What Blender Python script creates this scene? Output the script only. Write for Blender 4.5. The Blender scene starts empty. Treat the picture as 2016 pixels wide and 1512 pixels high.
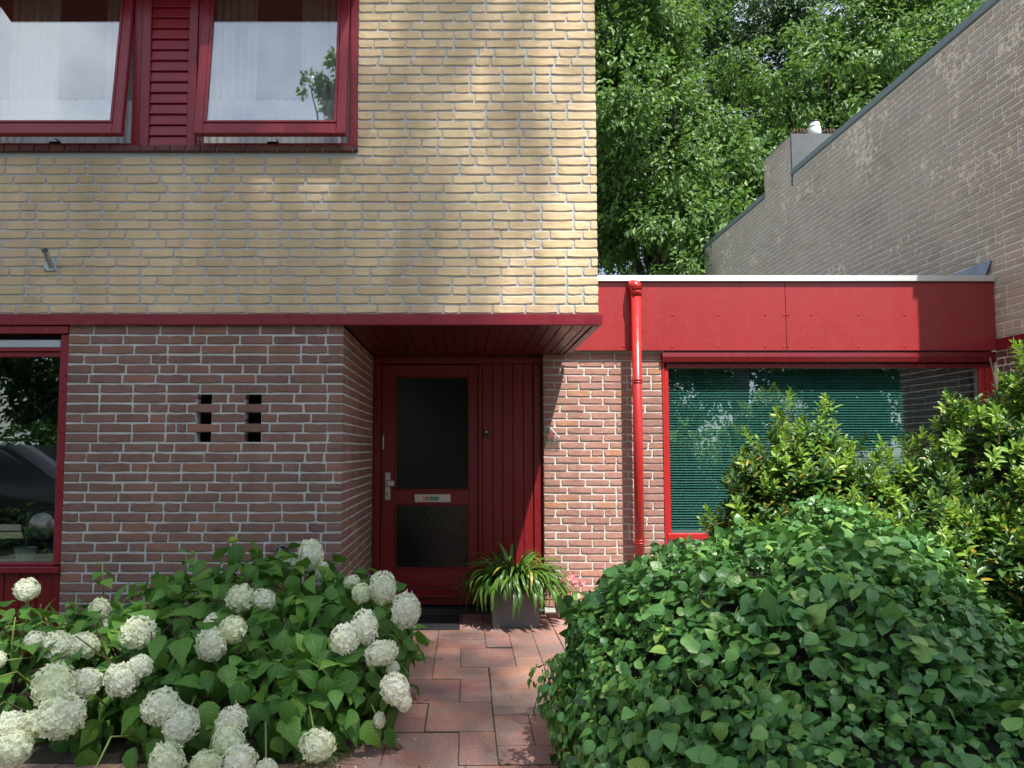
import bpy, bmesh, math, random
import numpy as np
from mathutils import Vector, Matrix, noise as mnoise
random.seed(7); rng = np.random.default_rng(11)
scene = bpy.context.scene
COL = scene.collection
R = math.radians

# ------------------------------------------------------------------ camera, sky, sun
FPX, PX0, PY0, EYE = 1514.0, 916.0, 782.0, 1.36
PITCH = R(4.0)
cam_d = bpy.data.cameras.new('camera'); cam = bpy.data.objects.new('camera', cam_d); COL.objects.link(cam)
cam.location = (0, 0, EYE); cam.rotation_euler = (R(90) + PITCH, 0, 0)
cam_d.sensor_width = 36; cam_d.lens = 36 * FPX / 2016
cam_d.shift_x = (1008 - PX0) / 2016; cam_d.shift_y = (PY0 - 756) / 2016
cam_d.clip_start = 0.05; cam_d.clip_end = 600
scene.camera = cam

SUN_TRAVEL = Vector((-0.505, 1.0, -1.87)).normalized()
world = bpy.data.worlds.new('World'); scene.world = world; world.use_nodes = True
wn = world.node_tree; wn.nodes.clear()
sky = wn.nodes.new('ShaderNodeTexSky'); sky.sky_type = 'NISHITA'; sky.sun_disc = False
sky.sun_elevation = math.asin(-SUN_TRAVEL.z); sky.sun_rotation = R(153)
tc = wn.nodes.new('ShaderNodeTexCoord'); cn = wn.nodes.new('ShaderNodeTexNoise')
cn.inputs['Scale'].default_value = 2.6; cn.inputs['Detail'].default_value = 7; cn.inputs['Roughness'].default_value = 0.55
cr = wn.nodes.new('ShaderNodeValToRGB'); cr.color_ramp.elements[0].position = 0.42; cr.color_ramp.elements[1].position = 0.62
mx = wn.nodes.new('ShaderNodeMix'); mx.data_type = 'RGBA'; mx.inputs[7].default_value = (7.6, 8.2, 9.2, 1)
bg = wn.nodes.new('ShaderNodeBackground'); bg.inputs['Strength'].default_value = 0.085
wo = wn.nodes.new('ShaderNodeOutputWorld')
L = wn.links.new
L(tc.outputs['Generated'], cn.inputs['Vector']); L(cn.outputs['Fac'], cr.inputs['Fac'])
L(cr.outputs['Color'], mx.inputs[0]); L(sky.outputs[0], mx.inputs[6]); L(mx.outputs[2], bg.inputs['Color']); L(bg.outputs[0], wo.inputs[0])

sun_d = bpy.data.lights.new('sun', 'SUN'); sun_d.energy = 5.0; sun_d.angle = R(0.53); sun_d.color = (1.0, 0.95, 0.87)
sun = bpy.data.objects.new('sun', sun_d); COL.objects.link(sun); sun.location = (4, -8, 18)
sun.rotation_euler = SUN_TRAVEL.to_track_quat('-Z', 'Y').to_euler()
scene.view_settings.view_transform = 'Standard'; scene.view_settings.look = 'None'
scene.view_settings.gamma = 1; scene.view_settings.use_curve_mapping = False
scene.view_settings.exposure = 0.90

def P(px, py, Y):
    """point of the depth-Y plane seen at a photograph pixel"""
    a = math.atan((PY0 - py) / FPX) + PITCH
    zz = Y * math.tan(a)
    w = Y * math.cos(PITCH) + zz * math.sin(PITCH)
    return ((px - PX0) * w / FPX, Y, EYE + zz)
def Zp(py, Y): return P(0, py, Y)[2]
def Xp(px, py, Y): return P(px, py, Y)[0]
def ground_Y(py): return EYE / math.tan(-(math.atan((PY0 - py) / FPX) + PITCH))
def project(p):
    zz = p[2] - EYE
    w = p[1] * math.cos(PITCH) + zz * math.sin(PITCH); v = zz * math.cos(PITCH) - p[1] * math.sin(PITCH)
    if w < 0.1: return (-9999, -9999, w)
    return (PX0 + FPX * p[0] / w, PY0 - FPX * v / w, w)

# ------------------------------------------------------------------ materials
def nmat(name):
    m = bpy.data.materials.new(name); m.use_nodes = True
    nt = m.node_tree; nt.nodes.clear()
    out = nt.nodes.new('ShaderNodeOutputMaterial')
    return m, nt, out
def N(nt, t, **kw):
    n = nt.nodes.new('ShaderNode' + t)
    for k, v in kw.items():
        if k.startswith('i_'): n.inputs[k[2:].replace('_', ' ')].default_value = v
        else: setattr(n, k, v)
    return n
def c4(c): return (c[0], c[1], c[2], 1)
def mixc(nt, fac, a, b, blend='MIX'):
    m = nt.nodes.new('ShaderNodeMix'); m.data_type = 'RGBA'; m.blend_type = blend
    for i, v in ((0, fac), (6, a), (7, b)):
        if isinstance(v, (int, float)): m.inputs[i].default_value = v
        elif isinstance(v, tuple): m.inputs[i].default_value = c4(v)
        else: nt.links.new(v, m.inputs[i])
    return m.outputs[2]
def ramp(nt, fac, stops):
    r = nt.nodes.new('ShaderNodeValToRGB'); e = r.color_ramp.elements
    while len(e) < len(stops): e.new(0.5)
    for k, (p, c) in enumerate(stops): e[k].position = p; e[k].color = c4(c) if isinstance(c, tuple) else (c, c, c, 1)
    nt.links.new(fac, r.inputs[0]); return r.outputs[0]
def math_(nt, op, a, b=0.0, clamp=False):
    m = nt.nodes.new('ShaderNodeMath'); m.operation = op; m.use_clamp = clamp
    for i, v in ((0, a), (1, b)):
        if isinstance(v, (int, float)): m.inputs[i].default_value = v
        else: nt.links.new(v, m.inputs[i])
    return m.outputs[0]
def rnd(nt):
    """one random number per object and per loose piece"""
    g = N(nt, 'NewGeometry'); o = N(nt, 'ObjectInfo')
    return math_(nt, 'FRACT', math_(nt, 'ADD', g.outputs['Random Per Island'], o.outputs['Random']))
def noise_(nt, scale, detail=4, rough=0.55, stretch=None, w=None):
    g = N(nt, 'NewGeometry'); src = g.outputs['Position']
    if stretch:
        mp = N(nt, 'Mapping'); mp.inputs['Scale'].default_value = stretch; nt.links.new(src, mp.inputs[0]); src = mp.outputs[0]
    n = N(nt, 'TexNoise'); n.inputs['Scale'].default_value = scale; n.inputs['Detail'].default_value = detail; n.inputs['Roughness'].default_value = rough
    nt.links.new(src, n.inputs['Vector']); return n.outputs['Fac']
def bump_(nt, h, strength, dist, normal=None):
    b = N(nt, 'Bump'); b.inputs['Strength'].default_value = strength; b.inputs['Distance'].default_value = dist
    nt.links.new(h, b.inputs['Height'])
    if normal: nt.links.new(normal, b.inputs['Normal'])
    return b.outputs[0]
def bsdf(nt, out, color, rough=0.6, metal=0.0, normal=None, coat=0.0, coat_rough=0.1, spec=0.5):
    b = N(nt, 'BsdfPrincipled')
    if isinstance(color, tuple): b.inputs['Base Color'].default_value = c4(color)
    else: nt.links.new(color, b.inputs['Base Color'])
    if isinstance(rough, (int, float)): b.inputs['Roughness'].default_value = rough
    else: nt.links.new(rough, b.inputs['Roughness'])
    b.inputs['Metallic'].default_value = metal; b.inputs['Specular IOR Level'].default_value = spec
    b.inputs['Coat Weight'].default_value = coat; b.inputs['Coat Roughness'].default_value = coat_rough
    if normal: nt.links.new(normal, b.inputs['Normal'])
    nt.links.new(b.outputs[0], out.inputs[0]); return b

def brick_mat(name, stops, stain, crease=0.5, flake=None):
    m, nt, out = nmat(name)
    r = rnd(nt)
    col = ramp(nt, r, stops)
    col = mixc(nt, ramp(nt, noise_(nt, 26, 5, 0.65), [(0.3, 0.0), (0.75, 0.55)]), col, stain)
    pits = ramp(nt, noise_(nt, 95, 2, 0.5), [(0.24, 0.62), (0.31, 1.0)])
    col = mixc(nt, 1.0, col, pits, 'MULTIPLY')
    big = ramp(nt, noise_(nt, 0.9, 3, 0.5), [(0.3, 0.86), (0.7, 1.08)])
    if not flake: col = mixc(nt, 1.0, col, ramp(nt, noise_(nt, 3.4, 4, 0.6, (1.0, 1.0, 0.10)), [(0.34, 0.82), (0.58, 1.04)]), 'MULTIPLY')
    col = mixc(nt, 1.0, col, big, 'MULTIPLY')
    h = noise_(nt, 150, 4, 0.7); h2 = noise_(nt, 38, 5, 0.65, (0.55, 0.55, 1.6))
    if flake:
        where = ramp(nt, noise_(nt, 1.1, 4, 0.6), [(0.46, 0.0), (0.68, 0.13)])
        mask = ramp(nt, math_(nt, 'ADD', noise_(nt, 13, 6, 0.74), where), [(flake[1] + 0.07, 0.0), (flake[1] + 0.08, 1.0)])
        col = mixc(nt, mask, col, flake[0])
        h2 = math_(nt, 'SUBTRACT', h2, math_(nt, 'MULTIPLY', mask, 0.5))
    n = bump_(nt, h, 0.35, 0.002); n = bump_(nt, h2, crease, 0.007, n)
    bsdf(nt, out, col, 0.88, 0, n, spec=0.25); return m
def mortar_mat(name, c1, c2):
    m, nt, out = nmat(name)
    col = mixc(nt, noise_(nt, 7, 6, 0.6), c1, c2)
    n = bump_(nt, noise_(nt, 120, 4, 0.7), 0.6, 0.003); n = bump_(nt, noise_(nt, 30, 3, 0.6), 0.4, 0.006, n)
    bsdf(nt, out, col, 0.95, 0, n, spec=0.2); return m
def paint_mat(name, c, rough=0.28, grain=0.25, stretch=(1, 1, 1), fade=None, vary=0.10, spec=0.5, coat=0.0):
    m, nt, out = nmat(name)
    col = mixc(nt, noise_(nt, 6, 5, 0.65, stretch), tuple(v * (1 - vary * 1.6) for v in c), tuple(min(1, v * (1 + vary)) for v in c))
    if fade: col = mixc(nt, ramp(nt, noise_(nt, 45, 4, 0.7, stretch), [(0.60, 0.0), (0.78, 0.5)]), col, fade)
    rr = ramp(nt, noise_(nt, 18, 4, 0.6), [(0.3, rough * 0.8), (0.75, min(1, rough * 1.5))])
    n = bump_(nt, noise_(nt, 40, 4, 0.6, stretch), grain, 0.0016)
    bsdf(nt, out, col, rr, 0, n, spec=spec, coat=coat); return m
def plain_mat(name, c, rough=0.5, metal=0.0, bump=0.15, bscale=90, vary=0.12, spec=0.5):
    m, nt, out = nmat(name)
    col = mixc(nt, noise_(nt, 14, 4, 0.6), tuple(v * (1 - vary) for v in c), tuple(min(1, v * (1 + vary)) for v in c))
    n = bump_(nt, noise_(nt, bscale, 3, 0.6), bump, 0.002)
    bsdf(nt, out, col, rough, metal, n, spec=spec); return m
def glass_mat(name, tint, boost=0.0, rough=0.0, wave=0.05):
    m, nt, out = nmat(name)
    tr = N(nt, 'BsdfTransparent'); tr.inputs[0].default_value = c4(tint)
    gl = N(nt, 'BsdfGlossy'); gl.inputs['Roughness'].default_value = rough; gl.inputs[0].default_value = (1, 1, 1, 1)
    if wave:
        n = bump_(nt, noise_(nt, 1.6, 2, 0.4), wave, 0.02); nt.links.new(n, gl.inputs['Normal'])
    gg = N(nt, 'NewGeometry'); dt = N(nt, 'VectorMath', operation='DOT_PRODUCT'); nt.links.new(gg.outputs['Normal'], dt.inputs[0]); nt.links.new(gg.outputs['Incoming'], dt.inputs[1])
    p5 = math_(nt, 'POWER', math_(nt, 'SUBTRACT', 1.0, math_(nt, 'ABSOLUTE', dt.outputs['Value'])), 5.0)
    f = math_(nt, 'ADD', math_(nt, 'ADD', math_(nt, 'MULTIPLY', p5, 0.92), 0.045), boost, True)
    mxs = N(nt, 'MixShader'); nt.links.new(f, mxs.inputs[0]); nt.links.new(tr.outputs[0], mxs.inputs[1]); nt.links.new(gl.outputs[0], mxs.inputs[2])
    nt.links.new(mxs.outputs[0], out.inputs[0]); return m
def leaf_mat(name, stops, rough=0.42, transl=0.22, vein=None, vein_n=7, tcol=(0.16, 0.32, 0.03), spec=0.5, bump=0.3):
    m, nt, out = nmat(name)
    col = ramp(nt, rnd(nt), stops)
    col = mixc(nt, ramp(nt, noise_(nt, 30, 3, 0.6), [(0.3, 0.0), (0.8, 0.35)]), col, tuple(v * 0.55 for v in stops[0][1]))
    nrm = None
    if vein:
        uv = N(nt, 'UVMap'); sp = N(nt, 'SeparateXYZ'); nt.links.new(uv.outputs[0], sp.inputs[0])
        au = math_(nt, 'ABSOLUTE', math_(nt, 'SUBTRACT', sp.outputs[0], 0.5))
        mid = math_(nt, 'LESS_THAN', au, 0.025)
        s = math_(nt, 'SINE', math_(nt, 'MULTIPLY', math_(nt, 'SUBTRACT', sp.outputs[1], math_(nt, 'MULTIPLY', au, 0.75)), vein_n * 6.283))
        side = ramp(nt, s, [(0.88, 0.0), (0.99, 0.30)])
        vm = math_(nt, 'MAXIMUM', math_(nt, 'MULTIPLY', mid, 0.9), side)
        col = mixc(nt, vm, col, vein)
        nrm = bump_(nt, s, bump, 0.0025)
    b = N(nt, 'BsdfPrincipled'); nt.links.new(col, b.inputs['Base Color']); b.inputs['Roughness'].default_value = rough; b.inputs['Specular IOR Level'].default_value = spec
    if nrm: nt.links.new(nrm, b.inputs['Normal'])
    t = N(nt, 'BsdfTranslucent'); nt.links.new(mixc(nt, 0.5, col, tcol), t.inputs[0])
    mxs = N(nt, 'MixShader'); mxs.inputs[0].default_value = transl
    nt.links.new(b.outputs[0], mxs.inputs[1]); nt.links.new(t.outputs[0], mxs.inputs[2]); nt.links.new(mxs.outputs[0], out.inputs[0]); return m

M = {}
M['yellow'] = brick_mat('yellow_brick', [(0.0, (0.62, 0.47, 0.28)), (0.3, (0.68, 0.525, 0.32)), (0.62, (0.71, 0.56, 0.345)), (0.85, (0.68, 0.49, 0.32)), (1.0, (0.75, 0.61, 0.40))], (0.54, 0.43, 0.28), 0.45)
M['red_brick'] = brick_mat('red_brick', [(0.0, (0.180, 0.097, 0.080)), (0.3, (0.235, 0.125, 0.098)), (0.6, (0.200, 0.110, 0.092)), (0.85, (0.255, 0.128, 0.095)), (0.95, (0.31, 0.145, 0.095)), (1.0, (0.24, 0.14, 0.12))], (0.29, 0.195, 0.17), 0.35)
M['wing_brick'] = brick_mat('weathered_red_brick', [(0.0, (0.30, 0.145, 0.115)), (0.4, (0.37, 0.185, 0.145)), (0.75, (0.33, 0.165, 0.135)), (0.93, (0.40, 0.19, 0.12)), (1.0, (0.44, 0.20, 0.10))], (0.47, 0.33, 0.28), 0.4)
M['grey_brick'] = brick_mat('flaking_grey_brick', [(0.0, (0.46, 0.38, 0.30)), (0.35, (0.55, 0.46, 0.365)), (0.7, (0.50, 0.42, 0.335)), (0.9, (0.60, 0.46, 0.36)), (1.0, (0.47, 0.42, 0.365))], (0.48, 0.415, 0.345), 0.4, flake=((0.86, 0.72, 0.54), 0.555))
M['dark_brick'] = brick_mat('dark_red_brick', [(0.0, (0.12, 0.055, 0.045)), (0.5, (0.15, 0.07, 0.055)), (1.0, (0.17, 0.08, 0.07))], (0.17, 0.11, 0.10), 0.35)
M['sill_brick'] = brick_mat('sill_brick', [(0.0, (0.13, 0.05, 0.05)), (0.5, (0.16, 0.06, 0.06)), (1.0, (0.19, 0.075, 0.07))], (0.16, 0.10, 0.10), 0.3)
M['mortar_y'] = mortar_mat('bluish_mortar', (0.40, 0.425, 0.45), (0.50, 0.515, 0.525))
M['mortar_r'] = mortar_mat('grey_mortar', (0.50, 0.52, 0.51), (0.62, 0.635, 0.62))
M['mortar_w'] = mortar_mat('pale_mortar', (0.50, 0.51, 0.48), (0.62, 0.62, 0.58))
M['mortar_g'] = mortar_mat('dusty_mortar', (0.74, 0.72, 0.67), (0.85, 0.82, 0.77))
M['wine'] = paint_mat('wine_red_paint', (0.215, 0.013, 0.026), 0.30, 0.30, (0.15, 1, 1), (0.32, 0.12, 0.13))
M['wine_v'] = paint_mat('wine_red_paint_upright', (0.235, 0.014, 0.026), 0.30, 0.30, (1, 1, 0.15), (0.33, 0.12, 0.13))
M['siding'] = paint_mat('siding_paint', (0.27, 0.018, 0.032), 0.30, 0.75, (0.14, 1, 1), (0.36, 0.12, 0.14))
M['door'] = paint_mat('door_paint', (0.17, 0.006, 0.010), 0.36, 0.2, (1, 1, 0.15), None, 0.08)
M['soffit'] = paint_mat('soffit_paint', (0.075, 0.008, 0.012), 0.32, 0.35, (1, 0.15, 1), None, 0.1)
M['panel'] = paint_mat('panel_red', (0.33, 0.032, 0.036), 0.22, 0.06, (1, 1, 0.12), (0.26, 0.08, 0.08), 0.11, 0.7)
M['pipe'] = paint_mat('pipe_red', (0.42, 0.026, 0.026), 0.25, 0.06, (1, 1, 0.2), None, 0.06)
M['shutter'] = paint_mat('shutter_box_red', (0.17, 0.012, 0.018), 0.25, 0.05, (0.2, 1, 1), None, 0.06)
M['alu'] = plain_mat('aluminium_trim', (0.78, 0.79, 0.78), 0.34, 0.65, 0.05, 60, 0.05)
M['steel'] = plain_mat('brushed_steel', (0.62, 0.60, 0.55), 0.34, 0.85, 0.05, 120, 0.08)
M['galv'] = plain_mat('galvanised_steel', (0.46, 0.50, 0.54), 0.42, 0.55, 0.12, 80, 0.15)
M['brass'] = plain_mat('tarnished_brass', (0.28, 0.28, 0.25), 0.35, 0.8, 0.2, 100, 0.25)
M['tapmetal'] = plain_mat('dull_grey_metal', (0.14, 0.15, 0.15), 0.45, 0.4, 0.2, 80, 0.2)
M['coping'] = plain_mat('grey_green_coping', (0.17, 0.22, 0.22), 0.45, 0.1, 0.15, 40, 0.2)
M['slate'] = plain_mat('rough_grey_cladding', (0.085, 0.095, 0.105), 0.85, 0.0, 0.8, 70, 0.3)
M['lead'] = plain_mat('lead_sheet', (0.25, 0.29, 0.35), 0.42, 0.35, 0.9, 16, 0.35)
M['white'] = plain_mat('white_plastic', (0.72, 0.74, 0.74), 0.4, 0, 0.03)
M['cream_pot'] = plain_mat('cream_clay', (0.60, 0.54, 0.43), 0.8, 0, 0.5, 120, 0.12)
M['grey_pot'] = plain_mat('grey_planter', (0.17, 0.17, 0.185), 0.6, 0, 0.2, 60, 0.12)
M['black'] = plain_mat('black_plastic', (0.015, 0.015, 0.017), 0.35, 0, 0.05)
M['rubber'] = plain_mat('rubber', (0.025, 0.026, 0.028), 0.6, 0, 0.6, 200, 0.3)
M['stone'] = plain_mat('dark_stone', (0.035, 0.042, 0.048), 0.35, 0, 0.25, 60, 0.4)
M['soil'] = plain_mat('soil', (0.045, 0.032, 0.022), 0.95, 0, 1.0, 60, 0.4)
M['inner'] = plain_mat('core_shade', (0.014, 0.020, 0.010), 0.95, 0, 1.0, 40, 0.4)  # shade between the leaves put into a dark core colour
M['twig'] = plain_mat('twig', (0.10, 0.065, 0.04), 0.9, 0, 0.6, 60, 0.3)
M['bark'] = plain_mat('bark', (0.06, 0.05, 0.04), 0.95, 0, 0.9, 20, 0.3)
M['stem'] = plain_mat('green_stem', (0.20, 0.26, 0.07), 0.6, 0, 0.2, 60, 0.25)
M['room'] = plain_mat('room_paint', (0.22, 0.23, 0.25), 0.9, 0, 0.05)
M['dark_room'] = plain_mat('unlit_room_shade', (0.028, 0.03, 0.032), 0.9, 0, 0.05)  # darkness of the unlit rooms put into a near-black colour
M['orange'] = plain_mat('orange_print', (0.80, 0.22, 0.02), 0.5, 0, 0.02, 60, 0.02)
M['green_print'] = plain_mat('green_print', (0.02, 0.33, 0.20), 0.5, 0, 0.02, 60, 0.02)
M['digit'] = plain_mat('red_print', (0.45, 0.02, 0.05), 0.5, 0, 0.02, 60, 0.02)
M['duck'] = plain_mat('orange_beak', (0.65, 0.30, 0.05), 0.5, 0, 0.02, 60, 0.05)
M['teal'] = plain_mat('teal_slat', (0.055, 0.215, 0.20), 0.38, 0, 0.03, 60, 0.04)
M['roofing'] = plain_mat('roofing', (0.05, 0.05, 0.055), 0.9, 0, 0.5, 50, 0.2)
M['car'] = plain_mat('dark_car_paint', (0.02, 0.022, 0.026), 0.12, 0.0, 0.0)
M['car_glass'] = plain_mat('car_glass', (0.03, 0.04, 0.05), 0.03, 0.0, 0.0)
M['tyre'] = plain_mat('tyre', (0.02, 0.02, 0.02), 0.8, 0, 0.2)
M['glass_up'] = glass_mat('window_glass_upper', (0.95, 0.97, 0.96), 0.21, 0.0, 0.06)
M['glass'] = glass_mat('window_glass', (0.84, 0.93, 0.91), 0.12, 0.0, 0.05)
M['acrylic'] = glass_mat('clear_acrylic', (0.86, 0.88, 0.87), 0.10, 0.12, 0)

m, nt, out = nmat('obscured_glass')
vo = N(nt, 'TexVoronoi'); vo.inputs['Scale'].default_value = 95; g_ = N(nt, 'NewGeometry'); nt.links.new(g_.outputs['Position'], vo.inputs['Vector'])
bsdf(nt, out, (0.005, 0.007, 0.008), 0.09, 0, bump_(nt, vo.outputs['Distance'], 0.28, 0.003), spec=0.55); M['obscure'] = m
m, nt, out = nmat('smoked_glass')
bsdf(nt, out, (0.006, 0.010, 0.013), 0.16, 0, bump_(nt, noise_(nt, 140, 2, 0.5), 0.10, 0.002), spec=0.28); M['smoked'] = m
m, nt, out = nmat('curtain_fabric')
b_ = N(nt, 'BsdfDiffuse'); nt.links.new(mixc(nt, noise_(nt, 60, 3, 0.6), (0.70, 0.74, 0.76), (0.86, 0.88, 0.88)), b_.inputs[0])
t_ = N(nt, 'BsdfTransparent'); ms_ = N(nt, 'MixShader'); ms_.inputs[0].default_value = 0.22
nt.links.new(b_.outputs[0], ms_.inputs[1]); nt.links.new(t_.outputs[0], ms_.inputs[2]); nt.links.new(ms_.outputs[0], out.inputs[0]); M['curtain'] = m

# paving tile: reddish concrete, clouded, with pale grit and dark drips
m, nt, out = nmat('red_paving_tile')
r_ = rnd(nt)
col = ramp(nt, r_, [(0.0, (0.29, 0.145, 0.125)), (0.25, (0.38, 0.18, 0.15)), (0.45, (0.33, 0.19, 0.16)), (0.6, (0.35, 0.145, 0.135)), (0.8, (0.43, 0.23, 0.16)), (0.92, (0.44, 0.30, 0.23)), (1.0, (0.27, 0.155, 0.14))])
col = mixc(nt, ramp(nt, noise_(nt, 3.6, 3, 0.5), [(0.40, 0.0), (0.62, 0.85)]), col, (0.27, 0.195, 0.175))
col = mixc(nt, ramp(nt, noise_(nt, 5.3, 2, 0.5), [(0.50, 0.0), (0.70, 0.7)]), col, (0.37, 0.18, 0.115))
col = mixc(nt, ramp(nt, noise_(nt, 105, 2, 0.6), [(0.62, 0.0), (0.67, 0.85)]), col, (0.60, 0.52, 0.46))
col = mixc(nt, ramp(nt, noise_(nt, 75, 2, 0.5), [(0.24, 0.55), (0.31, 0.0)]), col, (0.13, 0.075, 0.06))
vo = N(nt, 'TexVoronoi'); vo.inputs['Scale'].default_value = 5.5; g_ = N(nt, 'NewGeometry'); nt.links.new(g_.outputs['Position'], vo.inputs['Vector'])
col = mixc(nt, ramp(nt, vo.outputs['Distance'], [(0.07, 0.75), (0.10, 0.0)]), col, (0.13, 0.045, 0.04))
bsdf(nt, out, col, 0.82, 0, bump_(nt, noise_(nt, 160, 4, 0.7), 0.5, 0.002), spec=0.3); M['tile'] = m
m, nt, out = nmat('joint_sand')
bsdf(nt, out, mixc(nt, noise_(nt, 30, 4, 0.6), (0.022, 0.022, 0.015), (0.05, 0.06, 0.03)), 0.95, 0, bump_(nt, noise_(nt, 90, 3, 0.6), 0.8, 0.004)); M['joint'] = m
m, nt, out = nmat('ground_cover')
bsdf(nt, out, mixc(nt, noise_(nt, 2.0, 6, 0.6), (0.05, 0.075, 0.025), (0.10, 0.095, 0.06)), 0.95, 0, bump_(nt, noise_(nt, 30, 4, 0.6), 0.8, 0.02)); M['ground'] = m
m, nt, out = nmat('asphalt')
bsdf(nt, out, mixc(nt, noise_(nt, 50, 4, 0.7), (0.045, 0.045, 0.047), (0.08, 0.08, 0.08)), 0.9, 0, bump_(nt, noise_(nt, 90, 3, 0.6), 0.8, 0.004)); M['asphalt'] = m

M['hyd_leaf'] = leaf_mat('hydrangea_leaf', [(0.0, (0.052, 0.155, 0.028)), (0.4, (0.085, 0.225, 0.038)), (0.75, (0.13, 0.30, 0.048)), (1.0, (0.21, 0.40, 0.065))], 0.5, 0.28, (0.13, 0.28, 0.07), 7, (0.22, 0.42, 0.04), 0.35, 0.30)
M['ivy_leaf'] = leaf_mat('ivy_leaf', [(0.0, (0.050, 0.150, 0.040)), (0.45, (0.080, 0.225, 0.052)), (0.8, (0.125, 0.29, 0.062)), (0.95, (0.19, 0.37, 0.07)), (1.0, (0.32, 0.46, 0.10))], 0.36, 0.18, (0.12, 0.25, 0.08), 4, (0.15, 0.3, 0.04), 0.45, 0.10)
M['laurel_new'] = leaf_mat('laurel_young_leaf', [(0.0, (0.13, 0.26, 0.03)), (0.5, (0.22, 0.38, 0.045)), (1.0, (0.32, 0.48, 0.07))], 0.36, 0.30, (0.26, 0.38, 0.10), 5, (0.30, 0.50, 0.04))
M['laurel_old'] = leaf_mat('laurel_leaf', [(0.0, (0.030, 0.088, 0.024)), (0.5, (0.052, 0.135, 0.030)), (0.88, (0.085, 0.19, 0.036)), (0.97, (0.42, 0.30, 0.03)), (1.0, (0.45, 0.26, 0.03))], 0.30, 0.14, (0.10, 0.17, 0.06), 5, (0.15, 0.3, 0.04))
M['tree_leaf'] = leaf_mat('tree_leaf', [(0.0, (0.045, 0.110, 0.026)), (0.4, (0.075, 0.165, 0.036)), (0.8, (0.13, 0.25, 0.05)), (1.0, (0.20, 0.33, 0.07))], 0.50, 0.34, None, tcol=(0.22, 0.42, 0.05))
M['tree_leaf_dark'] = leaf_mat('dark_tree_leaf', [(0.0, (0.022, 0.055, 0.020)), (0.5, (0.036, 0.085, 0.025)), (1.0, (0.070, 0.15, 0.036))], 0.50, 0.22, None, tcol=(0.12, 0.28, 0.03))
M['strap'] = leaf_mat('strap_leaf', [(0.0, (0.045, 0.125, 0.020)), (0.5, (0.085, 0.190, 0.028)), (0.93, (0.135, 0.26, 0.04)), (1.0, (0.42, 0.33, 0.06))], 0.36, 0.22, None, tcol=(0.25, 0.45, 0.04))
M['grass'] = leaf_mat('grass_blade', [(0.0, (0.04, 0.09, 0.02)), (1.0, (0.10, 0.18, 0.04))], 0.5, 0.25)
def petal_mat(name, a, b, c):
    m, nt, out = nmat(name)
    g = N(nt, 'NewGeometry'); col = ramp(nt, g.outputs['Random Per Island'], [(0.0, a), (0.55, b), (1.0, c)])
    o = N(nt, 'ObjectInfo')
    col = mixc(nt, math_(nt, 'MULTIPLY', o.outputs['Random'], 0.45), col, tuple(x * y for x, y in zip(b, (0.90, 0.98, 0.62))))
    d = N(nt, 'BsdfPrincipled'); nt.links.new(col, d.inputs['Base Color']); d.inputs['Roughness'].default_value = 0.7; d.inputs['Specular IOR Level'].default_value = 0.2
    t = N(nt, 'BsdfTranslucent'); nt.links.new(col, t.inputs[0]); mxs = N(nt, 'MixShader'); mxs.inputs[0].default_value = 0.3
    nt.links.new(d.outputs[0], mxs.inputs[1]); nt.links.new(t.outputs[0], mxs.inputs[2]); nt.links.new(mxs.outputs[0], out.inputs[0]); return m
M['petal'] = petal_mat('white_petal', (0.74, 0.80, 0.50), (0.90, 0.91, 0.78), (0.96, 0.96, 0.92))
M['lime_petal'] = petal_mat('lime_petal', (0.35, 0.48, 0.06), (0.45, 0.58, 0.08), (0.55, 0.62, 0.15))
M['pink_petal'] = petal_mat('pink_petal', (0.75, 0.13, 0.22), (0.85, 0.25, 0.34), (0.9, 0.45, 0.5))

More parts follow.
